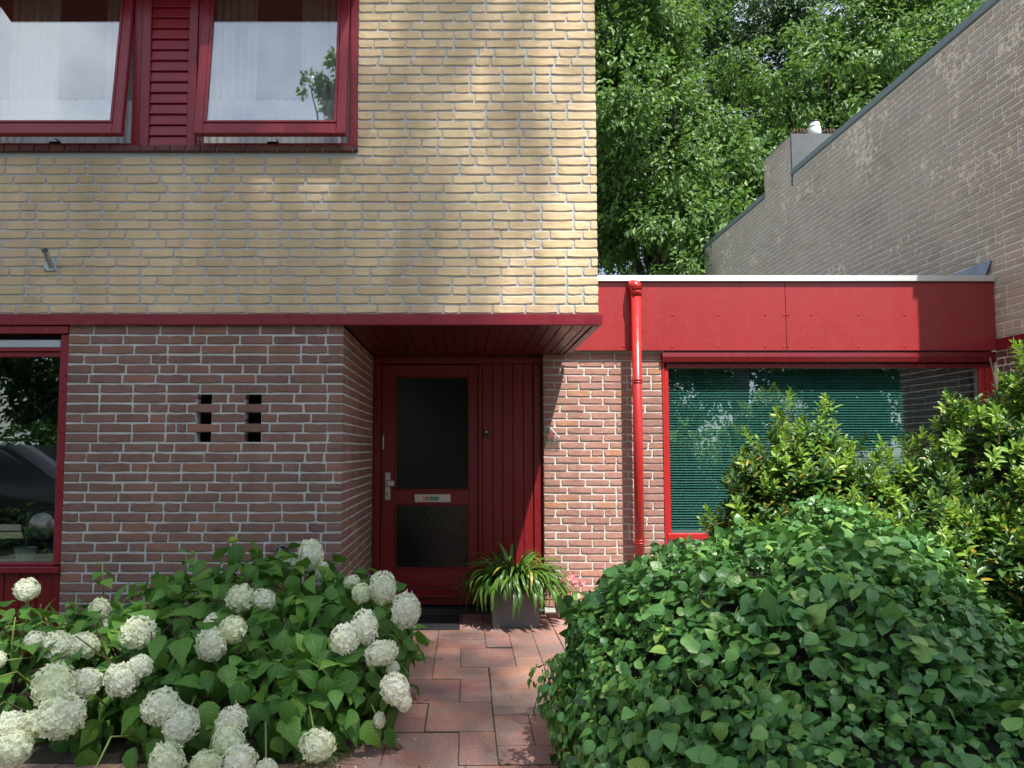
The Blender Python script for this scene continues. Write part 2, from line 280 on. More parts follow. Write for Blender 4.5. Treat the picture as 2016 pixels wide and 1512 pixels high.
# ------------------------------------------------------------------ builders
def props(o, label=None, cat=None, group=None, kind=None):
    if label: o['label'] = label
    if cat: o['category'] = cat
    if group: o['group'] = group
    if kind: o['kind'] = kind
    return o
def thing(name, loc, label, cat, group=None, rz=0.0):
    o = bpy.data.objects.new(name, None); COL.objects.link(o); o.location = loc; o.rotation_euler = (0, 0, rz); o.empty_display_size = 0.1
    return props(o, label, cat, group)
def link(name, me, parent=None, loc=None):
    """a mesh in world coordinates under a parent that only sits at a location"""
    o = bpy.data.objects.new(name, me); COL.objects.link(o)
    if parent is not None:
        o.parent = parent; o.matrix_parent_inverse = Matrix.Identity(4)
    if loc is not None: o.location = loc
    return o
class MB:
    """collects shapes in world coordinates, then makes one mesh object"""
    def __init__(s): s.v = []; s.f = []; s.sm = []
    def add(s, v, f, smooth=False):
        b = len(s.v); s.v += [tuple(p) for p in v]; s.f += [tuple(i + b for i in q) for q in f]; s.sm += [smooth] * len(f); return s
    def box(s, x0, x1, y0, y1, z0, z1, bev=0.0, mat4=None):
        if x1 < x0: x0, x1 = x1, x0
        if y1 < y0: y0, y1 = y1, y0
        if z1 < z0: z0, z1 = z1, z0
        bm = bmesh.new()
        vs = [bm.verts.new((x, y, z)) for x in (x0, x1) for y in (y0, y1) for z in (z0, z1)]
        for q in ((0, 1, 3, 2), (4, 6, 7, 5), (0, 4, 5, 1), (2, 3, 7, 6), (0, 2, 6, 4), (1, 5, 7, 3)): bm.faces.new([vs[i] for i in q])
        if bev > 0: bmesh.ops.bevel(bm, geom=bm.edges[:], offset=min(bev, 0.45 * min(x1 - x0, y1 - y0, z1 - z0)), segments=1, affect='EDGES')
        if mat4 is not None: bm.transform(mat4)
        bm.verts.index_update()
        s.add([v.co for v in bm.verts], [[v.index for v in f.verts] for f in bm.faces]); bm.free(); return s
    def tube(s, pts, rad, n=12, cap=True):
        pts = [Vector(p) for p in pts]; rads = rad if isinstance(rad, (list, tuple)) else [rad] * len(pts)
        vs, fs = [], []; up = Vector((0.31, 0.2, 0.93))
        for i, p in enumerate(pts):
            d = (pts[min(i + 1, len(pts) - 1)] - pts[max(i - 1, 0)]).normalized()
            a = d.cross(up)
            if a.length < 1e-3: a = d.cross(Vector((1, 0, 0)))
            a.normalize(); b = d.cross(a).normalized()
            for k in range(n):
                t = 2 * math.pi * k / n; vs.append(p + (a * math.cos(t) + b * math.sin(t)) * rads[i])
        for i in range(len(pts) - 1):
            for k in range(n): fs.append((i * n + k, i * n + (k + 1) % n, (i + 1) * n + (k + 1) % n, (i + 1) * n + k))
        if cap: fs.append(tuple(range(n))[::-1]); fs.append(tuple((len(pts) - 1) * n + k for k in range(n)))
        return s.add(vs, fs, True)
    def prism(s, poly, y0, y1):
        """polygon of (x, z) extruded along y"""
        n = len(poly); v = [(x, y0, z) for x, z in poly] + [(x, y1, z) for x, z in poly]
        f = [tuple(range(n)), tuple(range(2 * n - 1, n - 1, -1))] + [(i, (i + 1) % n + 0, (i + 1) % n + n, i + n) for i in range(n)]
        return s.add(v, f)
    def xprism(s, poly, x0, x1):
        """polygon of (y, z) extruded along x"""
        n = len(poly); v = [(x0, y, z) for y, z in poly] + [(x1, y, z) for y, z in poly]
        f = [tuple(range(n)), tuple(range(2 * n - 1, n - 1, -1))] + [(i, (i + 1) % n, (i + 1) % n + n, i + n) for i in range(n)]
        return s.add(v, f)
    def build(s, name, mat, parent=None, origin=None, kind=None, label=None):
        me = bpy.data.meshes.new(name)
        org = Vector(origin) if origin is not None else (Vector(s.v[0]) * 0 + sum((Vector(p) for p in s.v), Vector()) / max(1, len(s.v)))
        me.from_pydata([tuple(Vector(p) - org) for p in s.v], [], s.f)
        me.polygons.foreach_set('use_smooth', s.sm); me.materials.append(mat)
        bm = bmesh.new(); bm.from_mesh(me); bmesh.ops.recalc_face_normals(bm, faces=bm.faces); bm.to_mesh(me); bm.free(); me.update()
        o = bpy.data.objects.new(name, me); COL.objects.link(o)
        if parent is not None:
            o.parent = parent; o.location = org - wloc(parent)
        else: o.location = org
        WL[o] = org.copy()
        if kind: o['kind'] = kind
        if label: o['label'] = label
        return o
WL = {}
def wloc(o):
    if o in WL: return WL[o]
    l = Vector(o.location)
    if o.parent: l = l + wloc(o.parent)
    WL[o] = l; return l
def fastmesh(name, V, F, mat, UV=None, smooth=True):
    """V (n,3), F (m,k) all faces with k corners, UV per vertex"""
    me = bpy.data.meshes.new(name); n, (mf, k) = len(V), F.shape
    me.vertices.add(n); me.vertices.foreach_set('co', np.ascontiguousarray(V, dtype=np.float32).ravel())
    me.loops.add(mf * k); me.loops.foreach_set('vertex_index', F.astype(np.int32).ravel())
    me.polygons.add(mf); me.polygons.foreach_set('loop_start', np.arange(0, mf * k, k, dtype=np.int32))
    me.polygons.foreach_set('loop_total', np.full(mf, k, dtype=np.int32))
    me.polygons.foreach_set('use_smooth', np.full(mf, smooth))
    if UV is not None:
        uvl = me.uv_layers.new(name='UVMap'); uvl.data.foreach_set('uv', np.ascontiguousarray(UV[F.ravel()], dtype=np.float32).ravel())
    me.update(calc_edges=True); me.validate(); me.materials.append(mat); return me
def multi(tmpl, pos, rot, scl):
    """copies of a template (V,F,UV) at pos (n,3), rot (n,3,3), scl (n,) or (n,3)"""
    V, F, UV = tmpl; n = len(pos); scl = np.asarray(scl); scl = scl[:, None] if scl.ndim == 1 else scl
    W = np.einsum('nij,nkj->nki', rot, V[None] * scl[:, None, :]) + pos[:, None, :]
    Fn = F[None] + (np.arange(n) * len(V))[:, None, None]
    return W.reshape(-1, 3), Fn.reshape(-1, F.shape[1]), np.tile(UV, (n, 1))
def frames(tip, nrm):
    """rotation matrices: local y = tip direction, local z = as near the normal as can be"""
    t = tip / np.linalg.norm(tip, axis=1, keepdims=True)
    x = np.cross(t, nrm); x /= np.linalg.norm(x, axis=1, keepdims=True) + 1e-9
    z = np.cross(x, t); return np.stack([x, t, z], axis=2)
def leaf_template(widths, fold=0.25, droop=0.25, cup=0.0, teeth=0.0, thick=None):
    """a leaf of length 1 along y: left edge, midrib, right edge"""
    n = len(widths); V, UV = [], []
    for i, w in enumerate(widths):
        t = i / (n - 1); z0 = -droop * t * t
        k = 1 + (teeth if i % 2 else -teeth)
        V += [(-w * k, t - 0.05 * cup, z0 + fold * w), (0, t, z0), (w * k, t - 0.05 * cup, z0 + fold * w)]
        UV += [(0, t), (0.5, t), (1, t)]
    F = []
    for i in range(n - 1):
        a = i * 3; F += [(a, a + 1, a + 4, a + 3), (a + 1, a + 2, a + 5, a + 4)]
    return np.array(V, float), np.array(F), np.array(UV, float)
TREE_LEAF = (np.array([(0, 0, 0), (-0.26, 0.42, 0.06), (0, 1, -0.16), (0.26, 0.42, 0.06)], float), np.array([(0, 3, 2), (0, 2, 1)]), np.array([(0.5, 0), (0, 0.5), (0.5, 1), (1, 0.5)], float))
HEART = lambda: leaf_template([0.04, 0.37, 0.44, 0.38, 0.22, 0.01], random.uniform(0.1, 0.3), random.uniform(0.1, 0.45), 1.0)
OVATE = lambda: leaf_template([0.03, 0.24, 0.36, 0.40, 0.36, 0.29, 0.19, 0.09, 0.01], random.uniform(0.1, 0.35), random.uniform(0.15, 0.6), 1.0, 0.05)
LANCE = lambda: leaf_template([0.03, 0.14, 0.20, 0.17, 0.01], random.uniform(0.2, 0.5), random.uniform(0.0, 0.3))

def rotz_m(a): return Matrix.Rotation(a, 4, 'Z')
def pick_big(pts, size, limit=300):
    """indices of the pieces that show largest in the photograph, then the rest"""
    sc = []
    for i, p in enumerate(pts):
        x, y, w = project(p)
        inside = -20 < x < 2036 and -20 < y < 1532
        sc.append((-(size / w) if inside else 1e3 + w, i))
    sc.sort(); ids = [i for _, i in sc]
    return ids[:limit], ids[limit:]

# ------------------------------------------------------------------ bricks
def brick_variant(L, H, D, jit):
    """front outline of ten points, rounded edge ring, back ring: 48 triangles"""
    hx, hz = L / 2, H / 2
    def pt(u, w): return [u * hx, w * hz]
    base = [(-1, -1), (-0.4, -1), (0.3, -1), (1, -1), (1, 0.1), (1, 1), (0.4, 1), (-0.25, 1), (-1, 1), (-1, -0.1)]
    ring = []
    for u, w in base:
        x, z = pt(u, w)
        x += random.uniform(-jit, jit) * (0.9 if abs(u) == 1 else 0); z += random.uniform(-jit, jit) * (0.9 if abs(w) == 1 else 0)
        if abs(u) == 1 and abs(w) == 1: x -= math.copysign(random.uniform(0, jit), u); z -= math.copysign(random.uniform(0, jit * 0.7), w)
        ring.append((x, z))
    b = 0.0035
    V = [(x - math.copysign(b, x), random.uniform(-0.0012, 0.0012), z - math.copysign(b, z)) for x, z in ring]
    V += [(x, 0.004, z) for x, z in ring] + [(x, D, z) for x, z in ring]
    n = len(ring); F = [tuple(range(n))]
    for k in range(2):
        F += [(k * n + i, k * n + (i + 1) % n, (k + 1) * n + (i + 1) % n, (k + 1) * n + i) for i in range(n)]
    F = [tuple(reversed(f)) if f != F[0] else f for f in F]
    return V, F
BV = {}
def brick_set(mat_key, L, H, hd, D=0.10, jit=0.0028):
    key = (mat_key, L, H)
    if key not in BV:
        out = {}
        for kind, ln, cnt in (('s', L, 9), ('h', hd, 6)):
            out[kind] = []
            for _ in range(cnt):
                V, F = brick_variant(ln, H, D, jit); me = bpy.data.meshes.new('brick')
                me.from_pydata(V, [], F); me.materials.append(M[mat_key])
                bm = bmesh.new(); bm.from_mesh(me); bmesh.ops.recalc_face_normals(bm, faces=bm.faces); bm.to_mesh(me); bm.free(); me.update()
                out[kind].append((V, F, me))
        BV[key] = out
    return BV[key]
def bond_row(x0, x1, L, hd, joint, p_header=0.22, start=None):
    """wild bond between x0 and x1: list of (centre, length)"""
    out = []; x = x0
    if start is not None: lens = [start]
    else: lens = [random.choice([hd, L, L * 0.75, L, L])]
    since = 0
    while True:
        l = lens.pop(0) if lens else (hd if (since > 1 and random.random() < p_header * 1.6) else L)
        since = 0 if l < L * 0.8 else since + 1
        rest = x1 - (x + l)
        if rest < 0:
            l = x1 - x
            if l > 0.02: out.append((x + l / 2, l))
            elif out: c, pl = out[-1]; out[-1] = (c + l / 2, pl + l)
            break
        if rest < hd * 0.55:
            l = l + rest if rest < joint * 1.5 else (x1 - x - joint) * 0.5 + 0.0
            if rest >= joint * 1.5:
                out.append((x + l / 2, l)); x += l + joint; out.append(((x + x1) / 2, x1 - x)); break
            out.append((x + l / 2, l)); break
        out.append((x + l / 2, l)); x += l + joint
    return [(c, l) for c, l in out if l > 0.02]
def lay(parent, bricks, mat_key, L, H, hd, theta, limit=300, name='brick', jy=0.002):
    """bricks: (world point of front-face centre, length); theta turns the front from -Y"""
    st = brick_set(mat_key, L, H, hd); pts = [b[0] for b in bricks]
    big, rest = pick_big(pts, 1.0, limit)
    pl = wloc(parent); ct, sn = math.cos(theta), math.sin(theta)
    rm = Matrix.Rotation(theta, 4, 'Z')
    def choice(l):
        kind = 'h' if l < (L + hd) / 2 else 's'; base = hd if kind == 'h' else L
        return random.choice(st[kind]), l / base
    for i in big:
        p, l = bricks[i]; (V, F, me), sx = choice(l)
        o = bpy.data.objects.new(name, me); o.parent = parent; q = Vector(p) + Vector((-sn * 0, 0, 0))
        off = random.uniform(-jy, jy); q = Vector((p[0] + sn * off, p[1] - ct * off, p[2] + random.uniform(-0.001, 0.001)))
        o.location = q - pl; o.rotation_euler = (0, random.uniform(-0.006, 0.006), theta); o.scale = (sx * random.choice((-1, 1)) if False else sx, 1, 1)
        COL.objects.link(o)
    if rest:
        v, f = [], []
        for i in rest:
            p, l = bricks[i]; (V, F, me), sx = choice(l); b = len(v)
            for x, y, z in V:
                x *= sx; v.append((p[0] + x * ct - y * sn - pl[0], p[1] + x * sn + y * ct - pl[1], p[2] + z - pl[2]))
            f += [tuple(k + b for k in q) for q in F]
        me = bpy.data.meshes.new('bricks'); me.from_pydata(v, [], f); me.materials.append(M[mat_key]); me.update()
        o = bpy.data.objects.new(name, me); o.parent = parent; COL.objects.link(o); o['kind'] = 'stuff'

YF = 5.0                                    # front of the house
XR = -0.796                                 # right corner of the lower wall
XU = 0.875                                  # right corner of the upper wall
YD = 6.66                                   # door frame front
YW = 6.60                                   # extension brick front
XN = 4.56                                   # neighbouring wall
ZF0, ZF1 = Zp(641, YF), Zp(620, YF)         # red band under the upper wall

# ------------------------------------------------------------------ ground
g = MB().add([(-150, -150, -0.03), (150, -150, -0.03), (150, 150, -0.03), (-150, 150, -0.03)], [(0, 1, 2, 3)]).build('ground', M['ground'], origin=(0, 0, -0.03), kind='structure')
props(g, 'dark green and brown ground around the houses')
rd = MB().add([(-60, -9.5, -0.012), (60, -9.5, -0.012), (60, -3.2, -0.012), (-60, -3.2, -0.012)], [(0, 1, 2, 3)]).build('road', M['asphalt'], origin=(0, -6, -0.012), kind='structure')
props(rd, 'asphalt road in front of the house')
path = MB().box(-6.0, 4.55, -2.5, 6.9, -0.028, -0.0032).build('path', M['joint'], origin=(0, 4.5, 0), kind='structure')
props(path, 'red paved path of mixed tile sizes leading to the front door')
XS = {'L4': -0.90, 'L3': -0.72, 'L2': -0.545, 'L1': -0.37, 'A': -0.2, 'B': -0.03, 'C': 0.145, 'D': 0.325, 'E': 0.50, 'F': 0.68}
tiles_px = [('L2', 'A', 262, 342), ('A', 'C', 196, 330), ('C', 'D', 262, 392), ('D', 'E', 250, 388), ('A', 'C', 330, 402), ('L1', 'A', 342, 492),
    ('L2', 'L1', 342, 415), ('L2', 'L1', 415, 492), ('A', 'B', 402, 562), ('B', 'D', 402, 558), ('D', 'E', 388, 470), ('D', 'E', 470, 558),
    ('C', 'D', 196, 262), ('D', 'F', 140, 250), ('L2', 'A', 492, 660), ('A', 'C', 562, 655), ('C', 'E', 558, 740), ('L1', 'B', 660, 855), ('B', 'C', 655, 850), ('C', 'E', 740, 952),
    ('L1', 'A', 860, 978), ('L1', 'A', 978, 1095), ('A', 'C', 852, 1088), ('C', 'D', 952, 1205), ('D', 'E', 952, 1205), ('L1', 'B', 1100, 1375), ('B', 'C', 1088, 1365),
    ('L3', 'L1', 1100, 1375), ('C', 'E', 1207, 1362), ('L2', 'L1', 860, 1095), ('L2', 'L1', 662, 855), ('A', 'B', 120, 194), ('B', 'C', 120, 194), ('C', 'D', 120, 194), ('D', 'F', 80, 138), ('A', 'C', 60, 118), ('C', 'D', 60, 118)]
tiles = []
for a, b, t0, t1 in tiles_px: tiles.append((XS[a], XS[b], ground_Y(1180 + t1 / 4.2), ground_Y(1180 + t0 / 4.2)))
yb = ground_Y(1180 + 1370 / 4.2); tiles += [(-0.54, -0.2, yb - 0.42, yb), (-0.2, 0.0, yb - 0.42, yb), (0.0, 0.33, yb - 0.2, yb), (0.33, 0.68, yb - 0.4, yb), (0.0, 0.33, yb - 0.42, yb - 0.2)]
def free(x0, x1, y0, y1): return not any(x0 < d[1] - 0.01 and x1 > d[0] + 0.01 and y0 < d[3] - 0.01 and y1 > d[2] + 0.01 for d in tiles)
tiles += [(XS['E'], XS['F'], ground_Y(1180 + b_t / 4.2), ground_Y(1180 + a_t / 4.2)) for a_t, b_t in ((250, 388), (388, 558), (558, 740), (740, 952), (952, 1205), (1207, 1362))]
y = 6.58; row = 0
while y > -1.0:
    h = random.choice((0.22, 0.42, 0.22)); y0 = y - h
    for x, sgn, lim in ((0.681, 1, 4.4), (-0.901, -1, 4.6)) if y0 > 2.9 else ((-1.2, 1, 1.3),):
        while abs(x) < lim:
            w = random.choice((0.173, 0.346, 0.346)); a_, b_ = (x, x + w) if sgn > 0 else (x - w, x)
            if free(a_, b_, y0, y): tiles.append((a_, b_, y0, y))
            x += sgn * w
    y -= h; row += 1
gx_ = [XS[k_] for k_ in ('L4', 'L3', 'L2', 'L1', 'A', 'B', 'C', 'D', 'E', 'F')]
for a_, b_ in zip(gx_[:-1], gx_[1:]):
    y = 6.58
    while y > 2.9:
        y0 = y - 0.02
        if free(a_, b_, y0, y):
            while y - y0 < 0.24 and free(a_, b_, y0 - 0.02, y): y0 -= 0.02
            if y - y0 > 0.045: tiles.append((a_, b_, y0, y))
            y = y0
        else: y -= 0.02
tmeshes = {}
for x0, x1, y0, y1 in tiles:
    key = (round(x1 - x0, 2), round(y1 - y0, 2))
    if key not in tmeshes:
        mb = MB().box(-(x1 - x0) / 2 + 0.0022, (x1 - x0) / 2 - 0.0022, -(y1 - y0) / 2 + 0.0045, (y1 - y0) / 2 - 0.0045, -0.03, 0.0, 0.002)
        me = bpy.data.meshes.new('tile'); me.from_pydata(mb.v, [], mb.f); me.materials.append(M['tile']); me.update(); tmeshes[key] = me
    o = bpy.data.objects.new('tile', tmeshes[key]); o.parent = path
    o.location = Vector(((x0 + x1) / 2, (y0 + y1) / 2, random.uniform(-0.0015, 0.0015))) - wloc(path); o.rotation_euler = (random.uniform(-0.002, 0.002), random.uniform(-0.003, 0.003), random.uniform(-0.003, 0.003)); COL.objects.link(o)

# ------------------------------------------------------------------ main house
house = thing('brick_house', (-1.5, 5.0, 0), 'two-storey house, yellow brick above and red brick below, with wine red woodwork', 'house')
WX0, WX1 = -3.26, Xp(705, 150, YF)           # upper window opening
WZ0 = Zp(288, YF); WZS = Zp(300, YF)         # opening bottom, underside of brick sill
ZTOP = 4.74
LX = -2.60                                   # lower wall left end
up = MB()
up.box(WX1, XU - 0.006, YF + 0.007, YF + 0.10, ZF1, ZTOP); up.box(-5.0, WX1, YF + 0.007, YF + 0.10, ZF1, WZS); up.box(-5.0, WX0, YF + 0.007, YF + 0.10, WZS, ZTOP)
up.box(XU - 0.10, XU - 0.007, YF + 0.101, 8.5, ZF1, ZTOP)
upper_wall = up.build('upper_wall', M['mortar_y'], house, label='mortar of the yellow brick wall')
C, LS, HH, HD, J = 0.0623, 0.2045, 0.0502, 0.0965, 0.0115
bl, k = [], 0
z = ZF1 + 0.013 + HH / 2
while z < ZTOP:
    segs = [(-5.0, XU)] if z + HH / 2 < WZS else [(-5.0, WX0), (WX1, XU)]
    for a, b in segs:
        st = [None, HD, LS, LS * 0.62][k % 4] if a > -1 else None
        for c, l in bond_row(a, b, LS, HD, J, start=st): bl.append(((c, YF, z), l))
    z += C; k += 1
lay(upper_wall, bl, 'yellow', LS, HH, HD, 0.0, 300)
bl, k, z = [], 0, ZF1 + 0.013 + HH / 2
while z < ZTOP:
    for c, l in bond_row(YF + 0.112, 8.5, LS, HD, J): bl.append(((XU, c, z), l))
    z += C; k += 1
lay(upper_wall, bl, 'yellow', LS, HH, HD, R(90), 0)

# lower front wall with the six vent holes
C2, LS2, HH2, HD2, J2 = 0.0641, 0.2065, 0.0515, 0.098, 0.0120
zh = [Zp(785, YF), Zp(823, YF), Zp(862, YF)]; zmid = zh[1]
hx = [(Xp(385, 820, YF), Xp(416, 820, YF)), (Xp(481, 820, YF), Xp(514, 820, YF))]
rows = []
k0 = -int((zmid - 0.03) / C2)
for k in range(k0, 20):
    zc = zmid + k * C2
    if zc + HH2 / 2 > ZF0 - 0.004: break
    rows.append((k, zc))
low = MB(); bl, rv = [], []
holes_k = (-2, 0, 2); bridge_k = (-1, 1)
z_lo, z_hi = 0.0, ZF0
hz0, hz1 = zmid - 2 * C2 - C2 / 2 + 0.004, zmid + 2 * C2 + C2 / 2 - 0.004
ym0, ym1 = YF + 0.008, YF + 0.10
low.box(LX, XR - 0.008, ym0, ym1, z_lo, hz0); low.box(LX, XR - 0.008, ym0, ym1, hz1, z_hi)
low.box(LX, hx[0][0], ym0, ym1, hz0, hz1); low.box(hx[0][1], hx[1][0], ym0, ym1, hz0, hz1); low.box(hx[1][1], XR - 0.008, ym0, ym1, hz0, hz1)
lower_wall = low.build('lower_wall', M['mortar_r'], house, label='mortar of the red brick wall')
for k, zc in rows:
    corner = (k % 2 == 0)
    xe = XR if corner else XR - 0.1
    x_end = XR if corner else XR - 0.098 - J2
    if k in holes_k:
        ext = random.uniform(-0.004, 0.004)
        for a, b in ((LX, hx[0][0] + ext), (hx[0][1] + ext, hx[1][0] - ext), (hx[1][1] - ext, x_end)):
            bl += [((c, YF, zc), l) for c, l in bond_row(a, b, LS2, HD2, J2)]
    elif k in bridge_k:
        a1 = (hx[0][0] + hx[0][1]) / 2; a2 = (hx[1][0] + hx[1][1]) / 2
        bl += [((a1, YF - 0.001, zc), LS2), ((a2, YF - 0.001, zc), LS2)]
        for a, b in ((LX, a1 - LS2 / 2 - J2), (a1 + LS2 / 2 + J2, a2 - LS2 / 2 - J2), (a2 + LS2 / 2 + J2, x_end)):
            bl += [((c, YF, zc), l) for c, l in bond_row(a, b, LS2, HD2, J2)]
    else: bl += [((c, YF, zc), l) for c, l in bond_row(LX, x_end, LS2, HD2, J2, start=[HD2 * 1.35, LS2 * 0.75, HD2, LS2][k % 4])]
    if not corner: rv.append(((XR, YF + LS2 / 2, zc), LS2))
    y0r = YF + (0.11 if corner else LS2 + J2)
    rv += [((XR, c, zc), l) for c, l in bond_row(y0r, YD - 0.004, LS2, HD2, J2, start=random.choice((LS2, HD2, LS2 * 0.7)))]
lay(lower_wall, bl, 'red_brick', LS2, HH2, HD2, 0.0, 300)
porch = MB().box(XR - 0.10, XR - 0.008, YF + 0.1005, YD, 0, ZF0).build('porch_wall', M['mortar_r'], house, label='mortar of the porch side wall')
lay(porch, rv, 'red_brick', LS2, HH2, HD2, R(90), 300)
MB().box(LX, XR - 0.11, YF + 0.24, YF + 0.30, 0.0, 2.2).build('cavity_shade_sheet', M['dark_room'], house)  # near-black sheet added so the vent holes show shaded depth

# red band, soffit boards
f1 = MB().box(-5.0, XU + 0.012, YF - 0.028, YF - 0.0005, ZF0, ZF1 + 0.002, 0.003).box(XU + 0.0005, XU + 0.0215, YF - 0.0275, 6.52, ZF0 + 0.001, ZF1 + 0.001, 0.003)
f1.build('fascia_board', M['wine'], house)
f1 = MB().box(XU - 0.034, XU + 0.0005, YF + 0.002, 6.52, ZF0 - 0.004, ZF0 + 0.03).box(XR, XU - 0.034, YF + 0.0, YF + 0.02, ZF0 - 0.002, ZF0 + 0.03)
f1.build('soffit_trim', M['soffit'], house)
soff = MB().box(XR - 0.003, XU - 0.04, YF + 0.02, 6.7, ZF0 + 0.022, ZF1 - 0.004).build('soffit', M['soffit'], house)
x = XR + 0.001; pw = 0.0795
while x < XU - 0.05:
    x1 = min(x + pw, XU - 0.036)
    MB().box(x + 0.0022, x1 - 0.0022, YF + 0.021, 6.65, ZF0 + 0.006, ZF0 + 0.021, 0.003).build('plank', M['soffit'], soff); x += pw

# upper windows ------------------------------------------------
def sash_window(x0, x1, parent_name, tilt, zt, zb, first):
    """opening between x0 and x1; top-hung sash pushed out at the bottom"""
    win = MB()
    fo = 0.055
    win.box(x1 - fo, x1 - 0.001, YF + 0.005, YF + 0.085, zb + 0.001, zt, 0.003); win.box(x0 + 0.001, x0 + fo * 0.5, YF + 0.005, YF + 0.085, zb + 0.001, zt, 0.003)
    win.box(x0 + fo * 0.5, x1 - fo, YF + 0.012, YF + 0.09, zb + 0.001, zb + 0.028, 0.003); win.box(x0 + fo * 0.5, x1 - fo, YF + 0.012, YF + 0.09, zt - 0.04, zt - 0.001, 0.003)
    w = win.build('window', M['wine_v'], house)
    hinge = Vector((0, YF + 0.012, zt - 0.05)); rot = Matrix.Translation(hinge) @ Matrix.Rotation(tilt, 4, 'X') @ Matrix.Translation(-hinge)
    sx0, sx1, sz0, sz1 = x0 + fo * 0.5 + 0.004, x1 - fo - 0.004, zb + 0.022, zt - 0.045
    s = MB(); st, rl = 0.062, 0.075; ya, yb = YF + 0.006, YF + 0.056
    s.box(sx0, sx0 + st, ya, yb, sz0, sz1, 0.004, rot); s.box(sx1 - st, sx1, ya, yb, sz0, sz1, 0.004, rot)
    s.box(sx0 + st, sx1 - st, ya + 0.0005, yb, sz0, sz0 + rl, 0.004, rot); s.box(sx0 + st, sx1 - st, ya + 0.0005, yb, sz1 - rl, sz1, 0.004, rot)
    gb = 0.016                                 # glazing bead
    gx0, gx1, gz0, gz1 = sx0 + st, sx1 - st, sz0 + rl, sz1 - rl
    s.box(gx0, gx1, ya - 0.006, ya + 0.010, gz0 + 0.0005, gz0 + gb, 0.002, rot); s.box(gx0, gx0 + gb, ya - 0.005, ya + 0.010, gz0 + gb, gz1, 0.002, rot); s.box(gx1 - gb, gx1, ya - 0.005, ya + 0.010, gz0 + gb, gz1, 0.002, rot)
    s.build('sash', M['wine_v'], w)
    MB().box(gx0 + 0.003, gx1 - 0.003, ya + 0.012, ya + 0.018, gz0 + 0.002, gz1, 0, rot).build('pane', M['glass_up'], w)
    xm = (sx0 + sx1) / 2
    MB().box(xm - 0.05, xm + 0.02, YF + 0.0, YF + 0.03, zb + 0.029, zb + 0.033).box(xm + 0.02, xm + 0.025, YF - 0.05, YF + 0.02, zb + 0.029, zb + 0.036).build('stay', M['black'], w)
    return gx0, gx1, gz0, gz1
SX0, SX1 = Xp(277, 150, YF), Xp(388, 150, YF)
ZWT = 4.60
ga = sash_window(SX1, WX1, 'window', R(-7.2), ZWT, WZ0, True)
gb_ = sash_window(WX0, SX0, 'window', R(-7.2), ZWT, WZ0, False)
post = MB().box(SX0, SX0 + 0.062, YF - 0.004, YF + 0.08, WZ0 + 0.002, ZWT, 0.004).box(SX1 - 0.062, SX1, YF - 0.004, YF + 0.08, WZ0 + 0.002, ZWT, 0.004)
post.box(SX0 + 0.062, SX1 - 0.062, YF + 0.05, YF + 0.08, WZ0 + 0.002, ZWT)
siding = post.build('siding_panel', M['wine_v'], house)
z = WZ0 + 0.004
while z < ZWT - 0.02:
    t = MB(); za, zb2 = z, min(z + 0.0715, ZWT - 0.002)
    t.xprism([(YF + 0.045, za), (YF + 0.010, za), (YF + 0.008, za + 0.004), (YF + 0.020, zb2 - 0.004), (YF + 0.024, zb2), (YF + 0.045, zb2)], SX0 + 0.063, SX1 - 0.063)
    t.build('plank', M['siding'], siding); z += 0.0745
MB().box(WX0, WX1, YF + 0.0, YF + 0.1, ZWT, ZTOP).build('window_head', M['wine'], house)
MB().box(WX0, WX1, YF - 0.30, YF - 0.02, 4.50, 4.66, 0.01).build('window_shade_box', M['wine'], house)  # unseen box added to shade the window tops and mirror dark in them
# brick-on-edge sill
sill = MB().box(WX0 + 0.002, WX1 - 0.003, YF - 0.012, YF + 0.098, WZS + 0.006, WZ0 - 0.012).build('window_sill', M['mortar_y'], house)
x = WX0
while x < WX1 - 0.02:
    x1 = min(x + 0.098, WX1); mb = MB().box(x + 0.003, x1 - 0.003, YF - 0.030 + random.uniform(-0.002, 0.002), YF + 0.095, WZS, WZ0 - 0.002, 0.004)
    mb.build('brick', M['sill_brick'], sill); x += 0.1005
# rooms behind the glass
def room(x0, x1, y0, y1, z0, z1, mat, parent):
    v = [(x0, y0, z0), (x1, y0, z0), (x1, y1, z0), (x0, y1, z0), (x0, y0, z1), (x1, y0, z1), (x1, y1, z1), (x0, y1, z1)]
    return MB().add(v, [(0, 1, 2, 3), (4, 7, 6, 5), (3, 2, 6, 7), (0, 3, 7, 4), (1, 5, 6, 2)]).build('room', mat, parent)
room(-4.9, -0.62, YF + 0.101, 8.4, 2.6, 4.70, M['room'], house)
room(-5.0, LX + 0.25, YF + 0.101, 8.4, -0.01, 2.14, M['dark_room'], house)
# roof and eaves
MB().box(-6.0, XU - 0.01, 4.90, 9.2, ZTOP + 0.002, ZTOP + 0.16, 0.004).build('eaves', M['wine'], house)
MB().box(-6.1, XU + 0.02, 4.86, 9.3, ZTOP + 0.162, ZTOP + 0.24).build('roof', M['roofing'], house)
MB().box(-6.0, -5.001, YF + 0.01, 8.5, 0, ZTOP).box(-6, XU - 0.1, 8.41, 8.5, 0, ZTOP).build('rear_wall', M['mortar_y'], house)

